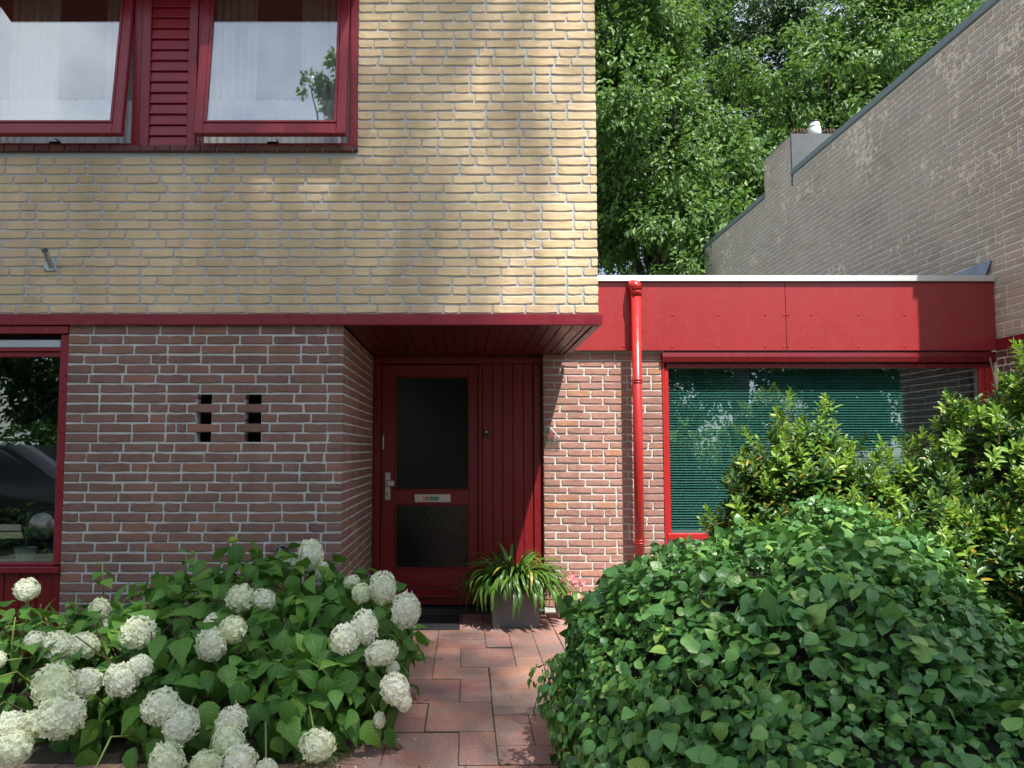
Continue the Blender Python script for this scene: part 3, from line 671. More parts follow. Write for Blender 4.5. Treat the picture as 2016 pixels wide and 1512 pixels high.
# lower left window
wx1 = LX - 0.002
lw = MB(); yw = YF + 0.012
zs0, zs1 = Zp(1128, YF), Zp(1113, YF)
zg1 = Zp(700, YF); zhead = ZF0 - 0.001
lw.box(-4.6, wx1, YF - 0.012, YF + 0.05, Zp(657, YF), zhead - 0.004, 0.003)
lw.box(wx1 - 0.055, wx1, yw, YF + 0.09, zs1, Zp(657, YF) - 0.001, 0.003)
lw.box(-4.6, wx1 - 0.055, yw + 0.002, YF + 0.06, Zp(691, YF), Zp(684, YF), 0.002)
lw.box(-4.6, wx1 - 0.055, yw + 0.02, YF + 0.09, zg1 - 0.004, Zp(692, YF), 0.002)
lwin = lw.build('window', M['wine_v'], house)
MB().box(-4.6, wx1 - 0.058, YF + 0.02, YF + 0.05, Zp(683.5, YF), Zp(668, YF), 0.004).box(-4.6, wx1 - 0.058, YF + 0.045, YF + 0.055, Zp(701, YF), Zp(696, YF)).build('screen_box', M['galv'], lwin)
MB().box(-4.6, wx1 - 0.0555, YF + 0.060, YF + 0.066, zs1 + 0.003, zg1 - 0.006).build('pane', M['glass'], lwin)
MB().box(-4.6, wx1 + 0.001, YF - 0.022, YF + 0.10, zs0, zs1 - 0.008, 0.004).box(-4.6, wx1 - 0.05, YF + 0.02, YF + 0.10, zs1 - 0.007, zs1 + 0.012, 0.004).build('sill', M['wine'], lwin)
MB().box(-4.6, wx1, YF + 0.052, YF + 0.09, Zp(657, YF), zhead).build('lintel', M['black'], lwin)
bp = MB().box(-4.6, wx1 - 0.002, YF + 0.045, YF + 0.09, 0.0, zs0 - 0.001).box(wx1 - 0.05, wx1 - 0.001, YF + 0.01, YF + 0.044, 0, zs0 - 0.001, 0.003).build('board_panel', M['door'], house)
x = wx1 - 0.052
while x > -4.5:
    MB().box(x - 0.103, x - 0.002, YF + 0.022, YF + 0.044, 0.02, zs0 - 0.004, 0.004).build('plank', M['door'], bp); x -= 0.105

# ------------------------------------------------------------------ door and side panel
def dx(px, py=950, Y=YD): return Xp(px, py, Y)
def dz(py, Y=YD): return Zp(py, Y)
xl, xr_ = XR + 0.002, 0.70
fr = MB()
fr.box(xl, dx(748), YD, YD + 0.09, 0.03, dz(716), 0.004); fr.box(xl, xr_, YD - 0.002, YD + 0.09, dz(716) + 0.0005, dz(703), 0.004)
fr.box(xl, xr_, YD + 0.03, YD + 0.09, dz(703) + 0.0005, ZF0 + 0.02)
fr.box(dx(942), dx(949), YD - 0.001, YD + 0.09, 0.03, dz(716) - 0.0005, 0.003); fr.box(dx(1051), dx(1064), YD - 0.018, YD + 0.09, 0.03, dz(716) - 0.0005, 0.004); fr.box(dx(1064) + 0.001, xr_, YD + 0.03, YD + 0.09, 0.03, dz(716) - 0.0005)
fr.build('door_frame', M['door'], house)
YL = YD + 0.022
dl = MB()
XA, XB = dx(749) + 0.001, dx(942) - 0.001; gx0, gx1 = dx(777), dx(924); zb_, zt_ = 0.048, dz(718)
g1a, g1b = dz(966), dz(740); g2a, g2b = dz(1121), dz(993)
dl.box(XA, gx0, YL, YL + 0.05, zb_, zt_, 0.003); dl.box(gx1, XB, YL, YL + 0.05, zb_, zt_, 0.003)
dl.box(gx0, gx1, YL + 0.0005, YL + 0.05, g1b, zt_, 0.002); dl.box(gx0, gx1, YL + 0.0005, YL + 0.05, g2b, g1a, 0.002); dl.box(gx0, gx1, YL + 0.0005, YL + 0.05, zb_, g2a, 0.002)
for a, b in ((g1a, g1b), (g2a, g2b)):
    t = 0.014
    dl.box(gx0 + 0.0005, gx0 + t, YL - 0.006, YL + 0.02, a, b, 0.003); dl.box(gx1 - t, gx1 - 0.0005, YL - 0.006, YL + 0.02, a, b, 0.003)
    dl.box(gx0 + t, gx1 - t, YL - 0.007, YL + 0.02, a + 0.0005, a + t, 0.003); dl.box(gx0 + t, gx1 - t, YL - 0.006, YL + 0.02, b - t, b - 0.0005, 0.003)
dl.xprism([(YL, dz(1163)), (YL - 0.035, dz(1170)), (YL - 0.035, dz(1176)), (YL, dz(1176))], XA + 0.002, XB - 0.002)
dl.xprism([(YL, dz(1149)), (YL - 0.014, dz(1152)), (YL - 0.014, dz(1155)), (YL, dz(1155))], XA + 0.002, XB - 0.002)
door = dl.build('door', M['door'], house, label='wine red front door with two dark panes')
MB().box(gx0 + 0.003, gx1 - 0.003, YL + 0.022, YL + 0.03, g1a + 0.002, g1b - 0.002).build('pane', M['smoked'], door)
MB().box(gx0 + 0.003, gx1 - 0.003, YL + 0.022, YL + 0.03, g2a + 0.002, g2b - 0.002).build('pane', M['obscure'], door, label='textured obscured glass in the lower half of the door')
px0, px1 = dx(757.5), dx(768)
MB().box(px0, px1, YL - 0.010, YL - 0.0005, dz(985), dz(930), 0.003).build('handle_plate', M['steel'], door)
kb = MB().tube([((px0 + px1) / 2, YL - 0.01, dz(951)), ((px0 + px1) / 2, YL - 0.045, dz(951))], 0.009, 12).box((px0 + px1) / 2 - 0.004, dx(777), YL - 0.068, YL - 0.042, dz(957.5), dz(945), 0.008)
kb.build('door_knob', M['steel'], door)
MB().tube([((px0 + px1) / 2, YL - 0.009, dz(972)), ((px0 + px1) / 2, YL - 0.016, dz(972))], 0.011, 14).build('lock_cylinder', M['brass'], door)
MB().tube([(dx(753), YL - 0.014, dz(883)), (dx(752.5), YL - 0.020, dz(858))], 0.0045, 8).box(dx(751), dx(755), YL - 0.012, YL - 0.0005, dz(885), dz(857), 0.002).build('door_chain_plate', M['steel'], door)
lp = MB().box(dx(816), dx(887), YL - 0.008, YL - 0.0006, dz(989), dz(973), 0.003).build('letter_plate', M['steel'], door)
MB().box(dx(822), dx(881), YL - 0.013, YL - 0.0085, dz(985.5), dz(977), 0.002).build('letter_flap', M['steel'], door)
stk = MB().box(dx(833), dx(864), YL - 0.0142, YL - 0.0132, dz(984.5), dz(978.5)).build('sticker', M['black'], door)
MB().box(dx(833.3), dx(840), YL - 0.0150, YL - 0.0143, dz(984.2), dz(978.8)).build('orange_patch', M['orange'], door)
MB().box(dx(851), dx(856), YL - 0.0150, YL - 0.0143, dz(984.0), dz(979.2)).build('green_patch', M['green_print'], door)
wl = MB()
for a, b, c in ((841.5, 849.5, 980.2), (842, 849, 981.6), (842.5, 848, 983.0), (857.2, 863, 980.4), (857.6, 862.6, 981.9)): wl.box(dx(a), dx(b), YL - 0.0149, YL - 0.0143, dz(c + 0.5), dz(c - 0.15))
wl.build('print_lines', M['white'], door, kind='stuff')
sp = MB().box(dx(949) + 0.001, dx(1051) - 0.001, YD + 0.02, YD + 0.07, 0.035, dz(716) - 0.001).build('side_panel', M['door'], house, label='boarded wine red panel beside the door')
edges_px = [949.5, 970, 990, 1010, 1031, 1050.5]
for a, b in zip(edges_px[:-1], edges_px[1:]): MB().box(dx(a) + 0.0015, dx(b) - 0.0015, YD + 0.0, YD + 0.019, 0.037, dz(716) - 0.003, 0.004).build('plank', M['door'], sp)
bell = MB().box(dx(951), dx(961.5), YD - 0.022, YD - 0.0005, dz(861), dz(846), 0.003).build('doorbell', M['black'], house)
MB().tube([(dx(957.5), YD - 0.022, dz(850.5)), (dx(957.5), YD - 0.026, dz(850.5))], 0.0085, 14).build('button', M['white'], bell)
MB().box(xl, xr_ - 0.03, 6.56, YD + 0.12, -0.006, 0.030, 0.004).build('threshold', M['stone'], house)

# ------------------------------------------------------------------ flat-roofed extension
wing = thing('flat_roofed_extension', (2.6, 6.6, 0), 'single-storey brick extension with bright red fascia and wide window', 'house extension')
YP = YW - 0.052
PZ0, PZ1 = Zp(690, YP), Zp(556, YP)
WXa, WXb = 0.672, Xp(1305, 850, YW)
ww = MB().box(WXa, WXb - 0.002, YW + 0.008, YW + 0.10, 0, PZ0 + 0.12)
wing_wall = ww.build('wing_wall', M['mortar_w'], wing, label='mortar of the sunlit brick pier')
C3, LS3, HH3, HD3, J3 = 0.0637, 0.196, 0.0505, 0.094, 0.0120
bl, k, z = [], 0, Zp(702, YW)
while z > 0.02:
    for c, l in bond_row(WXa, WXb, LS3, HD3, J3, start=[LS3, HD3, LS3 * 0.72, LS3, HD3][k % 5]): bl.append(((c, YW, z), l))
    z -= C3; k += 1
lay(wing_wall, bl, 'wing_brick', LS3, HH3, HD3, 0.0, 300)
MB().box(WXa, WXa + 0.1, YW + 0.101, YD + 0.05, 0, PZ0).build('wall_return', M['mortar_w'], wing)
# fascia panels
xp_mid = Xp(1547, 620, YP)
for a, b in ((XU - 0.35, xp_mid - 0.002), (xp_mid + 0.002, XN - 0.004)):
    p_ = MB().box(a, b, YP, YP + 0.010, PZ0, PZ1, 0.0015).build('fascia_panel', M['panel'], wing)
    rv_ = MB()
    pxs = (1228, 1324, 1414, 1506, 1543.5) if a < 1 else (1551.5, 1598, 1690, 1781, 1871, 1954)
    for q in pxs:
        for py in (619.5, 682):
            xx, zz = Xp(q, py, YP), Zp(py, YP); rv_.tube([(xx, YP - 0.0005, zz), (xx, YP - 0.0035, zz)], 0.0085, 8)
    rv_.build('rivet', M['pipe'], p_, kind='stuff')
MB().box(XU - 0.35, XN - 0.003, YP + 0.0105, YW + 0.008, PZ0 + 0.004, PZ1 + 0.01).build('fascia_backing', M['black'], wing)
TZ0, TZ1 = Zp(555, YP), Zp(543, YP)
xj = Xp(1674, 550, YP)
for a, b in ((XU - 0.35, xj - 0.001), (xj + 0.001, XN - 0.003)):
    MB().xprism([(YP - 0.024, TZ0), (YP - 0.027, TZ0 + 0.004), (YP - 0.022, TZ1), (YP + 0.07, TZ1 + 0.004), (YP + 0.07, TZ0 + 0.02), (YP - 0.018, TZ0 + 0.004)], a, b).build('roof_trim', M['alu'], wing)
MB().box(XU - 0.35, XN - 0.004, YP + 0.072, 10.5, TZ0 - 0.08, TZ1 - 0.02).build('roof', M['roofing'], wing)
# shutter box under the fascia
bx0, bx1 = Xp(1305, 700, YP), XN - 0.004
YB = YP + 0.012
MB().xprism([(YB + 0.055, Zp(692, YP)), (YB + 0.0, Zp(692, YP) - 0.001), (YB - 0.006, Zp(702, YP)), (YB + 0.006, Zp(712, YP)), (YB + 0.055, Zp(713, YP))], bx0, bx1).build('shutter_box', M['shutter'], wing)
MB().box(bx0 + 0.04, bx1 - 0.02, YW - 0.008, YW + 0.06, Zp(724, YW), Zp(716.5, YW), 0.003).build('window_head', M['shutter'], wing)
wz0, wz1 = Zp(1050, YW), Zp(723, YW)
gxl, gxr = Xp(1318, 900, YW), Xp(1931, 760, YW)
wf = MB().box(WXb + 0.001, WXb + 0.022, YW - 0.004, YW + 0.07, 0.3, Zp(713.5, YW), 0.003).box(WXb + 0.023, gxl + 0.006, YW + 0.006, YW + 0.07, wz0, wz1, 0.003)
wf.box(gxr + 0.002, gxr + 0.05, YW + 0.004, YW + 0.07, wz0, wz1, 0.003).box(gxr + 0.052, XN - 0.006, YW - 0.004, YW + 0.08, 0.3, wz1 + 0.005, 0.003)
wf.box(WXb + 0.023, gxr + 0.05, YW - 0.01, YW + 0.09, wz0 - 0.05, wz0 - 0.001, 0.004)
wwin = wf.build('window', M['pipe'], wing)
MB().box(gxl + 0.007, gxr, YW + 0.030, YW + 0.036, wz0 + 0.001, wz1 - 0.002).build('pane', M['glass'], wwin)
MB().box(gxr - 0.018, gxr + 0.001, YW + 0.038, YW + 0.07, wz0 + 0.001, wz1 - 0.003).box(gxl + 0.007, gxr - 0.019, YW + 0.038, YW + 0.07, wz0 + 0.001, wz0 + 0.025).build('inner_frame', M['galv'], wwin)
MB().box(WXb + 0.022, XN - 0.006, YW + 0.012, YW + 0.1, Zp(716, YW) + 0.001, PZ0 + 0.15).build('lintel', M['black'], wing)
below = MB().box(WXb + 0.022, XN - 0.006, YW + 0.02, YW + 0.1, 0, wz0 - 0.052).build('wall_below_window', M['mortar_w'], wing)
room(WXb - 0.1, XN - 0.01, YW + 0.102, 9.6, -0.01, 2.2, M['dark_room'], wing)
# downpipe
px_, pyy = Xp(1256, 830, YW - 0.13), YW - 0.13
pr = 0.0405
zc0 = Zp(560, pyy)
dp = MB().tube([(px_ - 0.004, pyy, 0.02), (px_, pyy, Zp(575, pyy))], pr, 20)
pipe = dp.build('downpipe', M['pipe'], wing)
MB().tube([(px_, pyy, Zp(582, pyy)), (px_, pyy, Zp(568, pyy))], pr + 0.0065, 20).build('collar', M['pipe'], pipe)
MB().tube([(px_ - 0.012, YP - 0.001, Zp(562, pyy) + 0.02), (px_ - 0.006, pyy + 0.03, Zp(562, pyy) + 0.006), (px_ - 0.002, pyy, Zp(562, pyy) - 0.006), (px_, pyy, Zp(571, pyy))], [pr + 0.012] * 4, 20).build('elbow', M['pipe'], pipe)
for py in (748, 753, 1063, 1069): MB().tube([(px_, pyy, Zp(py + 1, pyy)), (px_, pyy, Zp(py - 1, pyy))], pr + 0.0045, 20).build('ring', M['pipe'], pipe)
for py in (751, 1066): MB().box(px_ - 0.012, px_ + 0.012, pyy + pr - 0.005, YW + 0.006, Zp(py + 1.5, pyy), Zp(py - 1.5, pyy)).build('bracket', M['pipe'], pipe)

# blind
zb1, zb0 = wz1 - 0.01, wz0 + 0.045
bt = thing('venetian_blind', ((gxl + gxr) / 2, YW + 0.10, wz0), 'teal venetian blind hanging half open behind the wide window', 'blind')
WL[bt] = Vector(bt.location)
MB().box(gxl + 0.03, gxr - 0.02, YW + 0.082, YW + 0.118, zb1 - 0.004, zb1 + 0.02).build('head_rail', M['teal'], bt)
sm = None; z = zb1 - 0.02; ns = 0
while z > zb0:
    if sm is None:
        hw = (gxr - gxl) / 2 - 0.03; v, f = [], []
        for i, (yy, zz) in enumerate(((-0.010, -0.0088), (-0.0035, -0.0024), (0.0035, 0.0036), (0.010, 0.0080))): v += [(-hw, yy, zz), (hw, yy, zz)]
        for i in range(3): f.append((2 * i, 2 * i + 1, 2 * i + 3, 2 * i + 2))
        n4 = len(v); v += [(a, b, c - 0.0006) for a, b, c in v]; f += [tuple(q + n4 for q in reversed(t)) for t in f]
        sm = bpy.data.meshes.new('slat'); sm.from_pydata(v, [], f); sm.materials.append(M['teal']); sm.update()
    o = bpy.data.objects.new('slat', sm); o.parent = bt; o.location = Vector(((gxl + gxr) / 2 + random.uniform(-0.002, 0.002), YW + 0.10, z)) - wloc(bt)
    o.rotation_euler = (random.uniform(-0.03, 0.03), random.uniform(-0.0006, 0.0006), 0); COL.objects.link(o); z -= 0.0222
for q in (1345, 1455, 1565, 1675, 1783, 1890):
    xx = Xp(q, 850, YW + 0.1); MB().box(xx - 0.001, xx + 0.001, YW + 0.0865, YW + 0.0875, zb0, zb1).build('cord', M['teal'], bt)
MB().box(gxl + 0.03, gxr - 0.02, YW + 0.09, YW + 0.112, zb0 - 0.02, zb0 - 0.008).build('bottom_rail', M['teal'], bt)

# house number plate
sg = thing('house_number_plate', Xp(1085, 860, YW) and P(1085, 860, YW - 0.02), 'clear acrylic house number plate reading 22, shaped like a gable, on the brick pier', 'house number')
WL[sg] = Vector(sg.location)
q = lambda px, py: (Xp(px, py, YW), Zp(py, YW))
MB().prism([q(1071, 880), q(1100, 880), q(1102, 863), q(1078, 836), q(1071, 836)], YW - 0.022, YW - 0.018).build('plate', M['acrylic'], sg)
MB().prism([q(1077, 836.5), q(1078.5, 836), q(1102, 862), q(1101, 863)], YW - 0.024, YW - 0.0225).build('edge_strip', M['white'], sg)
for a, b in ((1073, 839), (1073, 877), (1099, 877)):
    MB().tube([(Xp(a, b, YW), YW - 0.027, Zp(b, YW)), (Xp(a, b, YW), YW + 0.004, Zp(b, YW))], 0.0035, 8).build('screw', M['steel'], sg)
fc = bpy.data.curves.new('house_number', 'FONT'); fc.body = '22'; fc.size = 0.058; fc.extrude = 0.0008; fc.materials.append(M['digit'])
fo_ = bpy.data.objects.new('house_number', fc); COL.objects.link(fo_); bpy.context.view_layer.update(); nm_ = bpy.data.meshes.new_from_object(fo_.evaluated_get(bpy.context.evaluated_depsgraph_get())); bpy.data.objects.remove(fo_); fo_ = bpy.data.objects.new('number', nm_); COL.objects.link(fo_); fo_.parent = sg; fo_.location = Vector((Xp(1077.5, 861, YW), YW - 0.0245, Zp(861, YW))) - wloc(sg); fo_.rotation_euler = (R(90), 0, 0)

# ------------------------------------------------------------------ neighbouring house
nb = thing('neighbouring_house', (XN, 9.5, 0), 'tall grey-brown brick side wall of the next house with flaking paint and a chimney', 'house')
NZ = 5.20; NY0, NY1 = 5.22, 14.43; BZ0, BZ1 = Zp(690, 6.5), Zp(666, 6.5)
nw = MB().box(XN + 0.006, XN + 0.25, NY0 + 0.006, NY1, -0.02, BZ0).box(XN + 0.006, XN + 0.25, NY0 + 0.006, NY1, BZ1, NZ)
nwall = nw.build('side_wall', M['mortar_g'], nb, label='mortar of the grey-brown wall')
C4, LS4, HH4, HD4, J4 = 0.0635, 0.205, 0.0525, 0.098, 0.011
bl, z = [], BZ1 + 0.008 + HH4 / 2
while z < NZ - 0.02:
    for c, l in bond_row(NY0, NY1, LS4, HD4, J4): bl.append(((XN, c, z), l))
    z += C4
lay(nwall, bl, 'grey_brick', LS4, HH4, HD4, R(-90), 300)
lwn = MB().box(XN + 0.004, XN + 0.006, NY0 + 0.006, 6.7, 0, BZ0).build('lower_side_wall', M['mortar_g'], nb)
bl, z = [], BZ0 - 0.006 - HH4 / 2
while z > 0:
    for c, l in bond_row(NY0, 6.56, LS4, HD4, J4): bl.append(((XN - 0.002, c, z), l))
    z -= C4
lay(lwn, bl, 'dark_brick', LS4, HH4, HD4, R(-90), 300)
MB().box(XN - 0.012, XN + 0.006, NY0, 6.55, BZ0 + 0.001, BZ1 - 0.001, 0.003).build('fascia_board', M['wine'], nb)
CY0, CY1 = 10.5, 11.47; CZ = 5.78
for a, b in ((NY0 - 0.03, CY0 - 0.002), (CY1 + 0.002, NY1 + 0.02)):
    MB().box(XN - 0.022, XN + 0.30, a, b, NZ - 0.005, NZ + 0.075, 0.006).build('coping', M['coping'], nb)
ch = MB().box(XN + 0.006, XN + 0.9, CY0 + 0.01, CY1 - 0.006, NZ + 0.001, CZ - 0.002).build('chimney', M['mortar_g'], nb)
bl = []
z = BZ1 + 0.008 + HH4 / 2
while z < NZ - 0.02: z += C4
while z < CZ - 0.07:
    for c, l in bond_row(CY0, CY1, LS4, HD4, J4): bl.append(((XN, c, z), l))
    z += C4
z = CZ - 0.055
yy = CY0; bl = [b for b in bl if b[0][2] < CZ - 0.11]; zs_ = max(b[0][2] for b in bl) + HH4 / 2 + 0.011
while yy < CY1 - 0.03:                      # soldier course on top
    MB().box(XN - 0.002, XN + 0.09, yy + 0.005, yy + 0.055, zs_, CZ - 0.001, 0.004).build('brick', M['grey_brick'], ch); yy += 0.062
lay(ch, bl, 'grey_brick', LS4, HH4, HD4, R(-90), 300)
MB().box(XN - 0.004, XN + 0.915, CY0 - 0.03, CY0 + 0.008, NZ - 0.15, CZ + 0.008).build('cladding', M['slate'], ch)
MB().box(XN + 0.0, XN + 0.92, CY0 + 0.01, CY1 + 0.02, CZ + 0.0, CZ + 0.02).build('chimney_cap', M['slate'], ch)
fy = CY0 + 0.09; fx = Xp(1604, 255, fy)
MB().tube([(fx, fy, CZ), (fx, fy, CZ + 0.10), (fx, fy, CZ + 0.16), (fx, fy, CZ + 0.215)], [0.085, 0.085, 0.075, 0.062], 18).build('flue', M['white'], ch)
MB().tube([(fx, fy, CZ + 0.216), (fx, fy, CZ + 0.235)], 0.07, 18).tube([(fx, fy, CZ + 0.15), (fx, fy, CZ + 0.158)], 0.082, 18).build('flue_band', M['black'], ch)
for s in (-1, 1):                           # wire bird guards
    gm = MB(); cx = fx + s * (0.23 if s < 0 else 0.19)
    for k in range(18):
        a = 2 * math.pi * k / 18; pts = [(cx + math.cos(a) * r_ * 0.13, fy + math.sin(a) * r_ * 0.13, CZ + 0.02 + h_) for r_, h_ in ((1, 0), (0.9, 0.04), (0.6, 0.075), (0.1, 0.092))]
        gm.tube(pts, 0.006, 4, False)
    gm.build('bird_guard', M['twig'], ch)
# other walls and roof of the neighbour
MB().box(XN + 0.251, 12, NY0 + 0.006, NY0 + 0.25, 0, NZ - 0.1).box(XN + 0.251, 12, NY1 - 0.3, NY1, 0, NZ - 0.1).box(XN + 0.301, 12, NY0, NY1, NZ - 0.1, NZ - 0.02).build('outer_wall', M['mortar_g'], nb)
# lead flashing where roof meets wall
fy0 = YP + 0.0; zt = Zp(511, fy0)
fv = []; nfl = 16
for i_ in range(nfl + 1):
    yy = fy0 + 0.01 + (3.0 * i_ / nfl); wob = 0.006 * math.sin(i_ * 2.1) + random.uniform(-0.003, 0.003)
    sl = 0.05 if i_ == 0 else 0.0
    fv += [(XN - 0.003, yy, zt + wob), (XN - 0.010, yy, zt + wob - 0.004), (XN - 0.030 - wob, yy + sl * 0.5, zt - 0.09), (XN - 0.055 + wob, yy + sl, TZ1 - 0.03)]
ff = [(4 * i_ + k_, 4 * i_ + k_ + 1, 4 * i_ + k_ + 5, 4 * i_ + k_ + 4) for i_ in range(nfl) for k_ in range(3)] + [(0, 1, 2, 3)]
MB().add(fv, ff).build('lead_flashing', M['lead'], wing)

# ------------------------------------------------------------------ things on and behind the walls
def wavy_sheet(x0, x1, y, z0, z1, amp, waves, n=90, scallop=0.0, gather=0.0):
    V, F = [], []; ph = random.uniform(0, 6); rows_ = 7
    for j in range(rows_ + 1):
        t = j / rows_; zz = z0 + (z1 - z0) * t
        for i in range(n + 1):
            u = i / n; a = amp * (1.0 - 0.35 * t)
            yy = y + a * math.sin(2 * math.pi * waves * u + ph + 0.8 * math.sin(5 * u + ph)) + 0.3 * a * math.sin(2 * math.pi * waves * 2.3 * u + 1.7 * t)
            xx = x0 + (x1 - x0) * u
            V.append((xx, yy, zz + (scallop * abs(math.sin(math.pi * waves * u)) if j == rows_ else 0) + (0.01 * math.sin(9 * u) if j == 0 else 0)))
    for j in range(rows_):
        for i in range(n): a = j * (n + 1) + i; F.append((a, a + 1, a + n + 2, a + n + 1))
    return V, F
def curtain(x0, x1, z0, z1, y, label, cat, waves, amp=0.022, scallop=0.0, group=None):
    V, F = wavy_sheet(x0, x1, y, z0, z1, amp, waves, scallop=scallop)
    mb = MB(); mb.add(V, F, True); o = mb.build('curtain' if cat == 'curtain' else 'cafe_curtain', M['curtain']); props(o, label, cat, group)
YC = YF + 0.26
czt = 4.62
lx = lambda px: Xp(px, 120, YC)
curtain(lx(22), lx(118), WZ0 + 0.02, czt, YC, 'white curtain at the outer side of the left upstairs window', 'curtain', 6)
curtain(lx(208), lx(275), WZ0 + 0.02, czt, YC, 'white curtain at the siding side of the left upstairs window', 'curtain', 5)
curtain(lx(420), lx(506), WZ0 + 0.02, czt, YC, 'white curtain at the siding side of the right upstairs window', 'curtain', 6)
curtain(lx(594), lx(690), WZ0 + 0.02, czt, YC, 'white curtain at the brick wall side of the right upstairs window', 'curtain', 6)
zc_ = Zp(200, YC - 0.08)
curtain(lx(-10), lx(285), WZ0 - 0.02, zc_, YC - 0.09, 'gathered white half curtain across the bottom of the left upstairs window', 'half curtain', 20, 0.012, 0.006)
curtain(lx(400), lx(705), WZ0 - 0.02, zc_, YC - 0.09, 'gathered white half curtain across the bottom of the right upstairs window', 'half curtain', 20, 0.012, 0.006)

# flagpole bracket
fb = thing('flagpole_bracket', P(100, 522, YF - 0.01), 'galvanised flagpole holder with a slanted tube, screwed to the yellow brick wall', 'flagpole holder'); WL[fb] = Vector(fb.location)
a_, b_ = P(88, 534, YF), P(113, 510, YF)
MB().box(a_[0], b_[0], YF - 0.012, YF - 0.005, a_[2], b_[2], 0.002).build('plate', M['galv'], fb)
s0 = Vector((Xp(102, 524, YF), YF - 0.012, Zp(524, YF))); s1 = Vector((Xp(88.5, 493, YF - 0.12), YF - 0.12, Zp(495, YF - 0.12)))
s1.z = Zp(493, YF - 0.12)
tb = MB(); d_ = (s1 - s0).normalized(); tb.tube([s0, s1], 0.018, 18, False); tb.tube([s1 - d_ * 0.004, s1 - d_ * 0.05, s0], 0.0145, 18, False)
ring_ = MB().tube([s1 - d_ * 0.006, s1 + d_ * 0.001], 0.0215, 18, False).tube([s1 - d_ * 0.006, s1 + d_ * 0.001], 0.0148, 18, False)
tb.build('tube', M['galv'], fb); ring_.build('rim', M['galv'], fb)
for ax in (a_[0] + 0.009, b_[0] - 0.009):
    for az in (a_[2] + 0.009, b_[2] - 0.009): MB().tube([(ax, YF - 0.012, az), (ax, YF - 0.0165, az)], 0.0055, 6).build('screw', M['brass'], fb)

# garden tap
tp = Vector(P(557, 1088, YF)); tap = thing('garden_tap', tp, 'old garden tap with round backplate on the red brick wall above the hydrangea', 'tap'); WL[tap] = tp
pl_ = MB(); n_ = 28
prof = [(0.050, 0.003), (0.050, -0.008), (0.044, -0.012), (0.038, -0.006), (0.030, 0.010), (0.0, 0.012)]
vs_, fs_ = [], []
for r0, d0 in prof:
    for k in range(n_): t = 2 * math.pi * k / n_; vs_.append((tp.x + r0 * math.cos(t), YF + d0 - 0.006, tp.z + r0 * math.sin(t)))
for i in range(len(prof) - 1):
    for k in range(n_): fs_.append((i * n_ + k, i * n_ + (k + 1) % n_, (i + 1) * n_ + (k + 1) % n_, (i + 1) * n_ + k))
pl_.add(vs_, fs_, True).build('backplate', M['tapmetal'], tap)
MB().tube([(tp.x - 0.008, YF, tp.z + 0.004), (tp.x - 0.008, YF - 0.05, tp.z + 0.004), (tp.x - 0.010, YF - 0.075, tp.z - 0.004), (tp.x - 0.016, YF - 0.085, tp.z - 0.035)], [0.011, 0.011, 0.011, 0.009], 12).tube([(tp.x - 0.008, YF - 0.045, tp.z), (tp.x - 0.008, YF - 0.048, tp.z + 0.035)], [0.010, 0.007], 12).build('spout', M['brass'], tap)
MB().tube([(tp.x - 0.030, YF - 0.048, tp.z + 0.038), (tp.x - 0.008, YF - 0.048, tp.z + 0.044), (tp.x + 0.012, YF - 0.048, tp.z + 0.056)], 0.0045, 8).build('handle', M['brass'], tap)
MB().tube([(tp.x - 0.013, YF - 0.086, tp.z + 0.006), (tp.x - 0.018, YF - 0.090, tp.z - 0.030)], 0.0075, 10).build('hose_connector', M['white'], tap)

# doormat
my0, my1 = ground_Y(1241), ground_Y(1212); mx0, mx1 = -0.68, -0.043
mat_ = thing('doormat', ((mx0 + mx1) / 2, (my0 + my1) / 2, 0), 'black ribbed rubber doormat in front of the door', 'doormat'); WL[mat_] = Vector(mat_.location)
MB().box(mx0, mx1, my0, my1, 0.0015, 0.008, 0.002).build('base', M['rubber'], mat_)
MB().box(mx0, mx1, my0, my0 + 0.018, 0.0082, 0.013, 0.002).box(mx0, mx1, my1 - 0.018, my1, 0.0082, 0.013, 0.002).box(mx0, mx0 + 0.018, my0 + 0.0185, my1 - 0.0185, 0.0082, 0.013, 0.002).box(mx1 - 0.018, mx1, my0 + 0.0185, my1 - 0.0185, 0.0082, 0.013, 0.002).build('border', M['rubber'], mat_)
rb = MB(); x = mx0 + 0.03
while x < mx1 - 0.03:
    y = my0 + 0.03 + random.uniform(0, 0.03)
    while y < my1 - 0.05:
        l = random.uniform(0.03, 0.07); rb.box(x, x + 0.006, y, min(y + l, my1 - 0.025), 0.0082, 0.0135); y += l + 0.012
    x += 0.0135
rb.build('ribs', M['rubber'], mat_, kind='stuff')

# planter with strap-leaved plant
yp0 = ground_Y(1236); yp1 = yp0 + 0.34; xp0, xp1 = Xp(969, 1200, yp0), Xp(1062, 1200, yp0)
pc = Vector(((xp0 + xp1) / 2, (yp0 + yp1) / 2, 0))
pot = thing('planter', pc, 'square grey planter half hidden under the long strap leaves beside the door', 'planter'); WL[pot] = pc
ph = 0.27
pm = MB(); t_w = 0.02
for a in (0,):
    pm.box(xp0, xp1, yp0, yp0 + t_w, 0, ph, 0.003).box(xp0, xp1, yp1 - t_w, yp1, 0, ph, 0.003).box(xp0, xp0 + t_w, yp0 + t_w, yp1 - t_w, 0, ph, 0.003).box(xp1 - t_w, xp1, yp0 + t_w, yp1 - t_w, 0, ph, 0.003)
pm.build('pot', M['grey_pot'], pot); MB().box(xp0 + t_w, xp1 - t_w, yp0 + t_w, yp1 - t_w, 0.02, ph - 0.03).build('soil', M['soil'], pot)
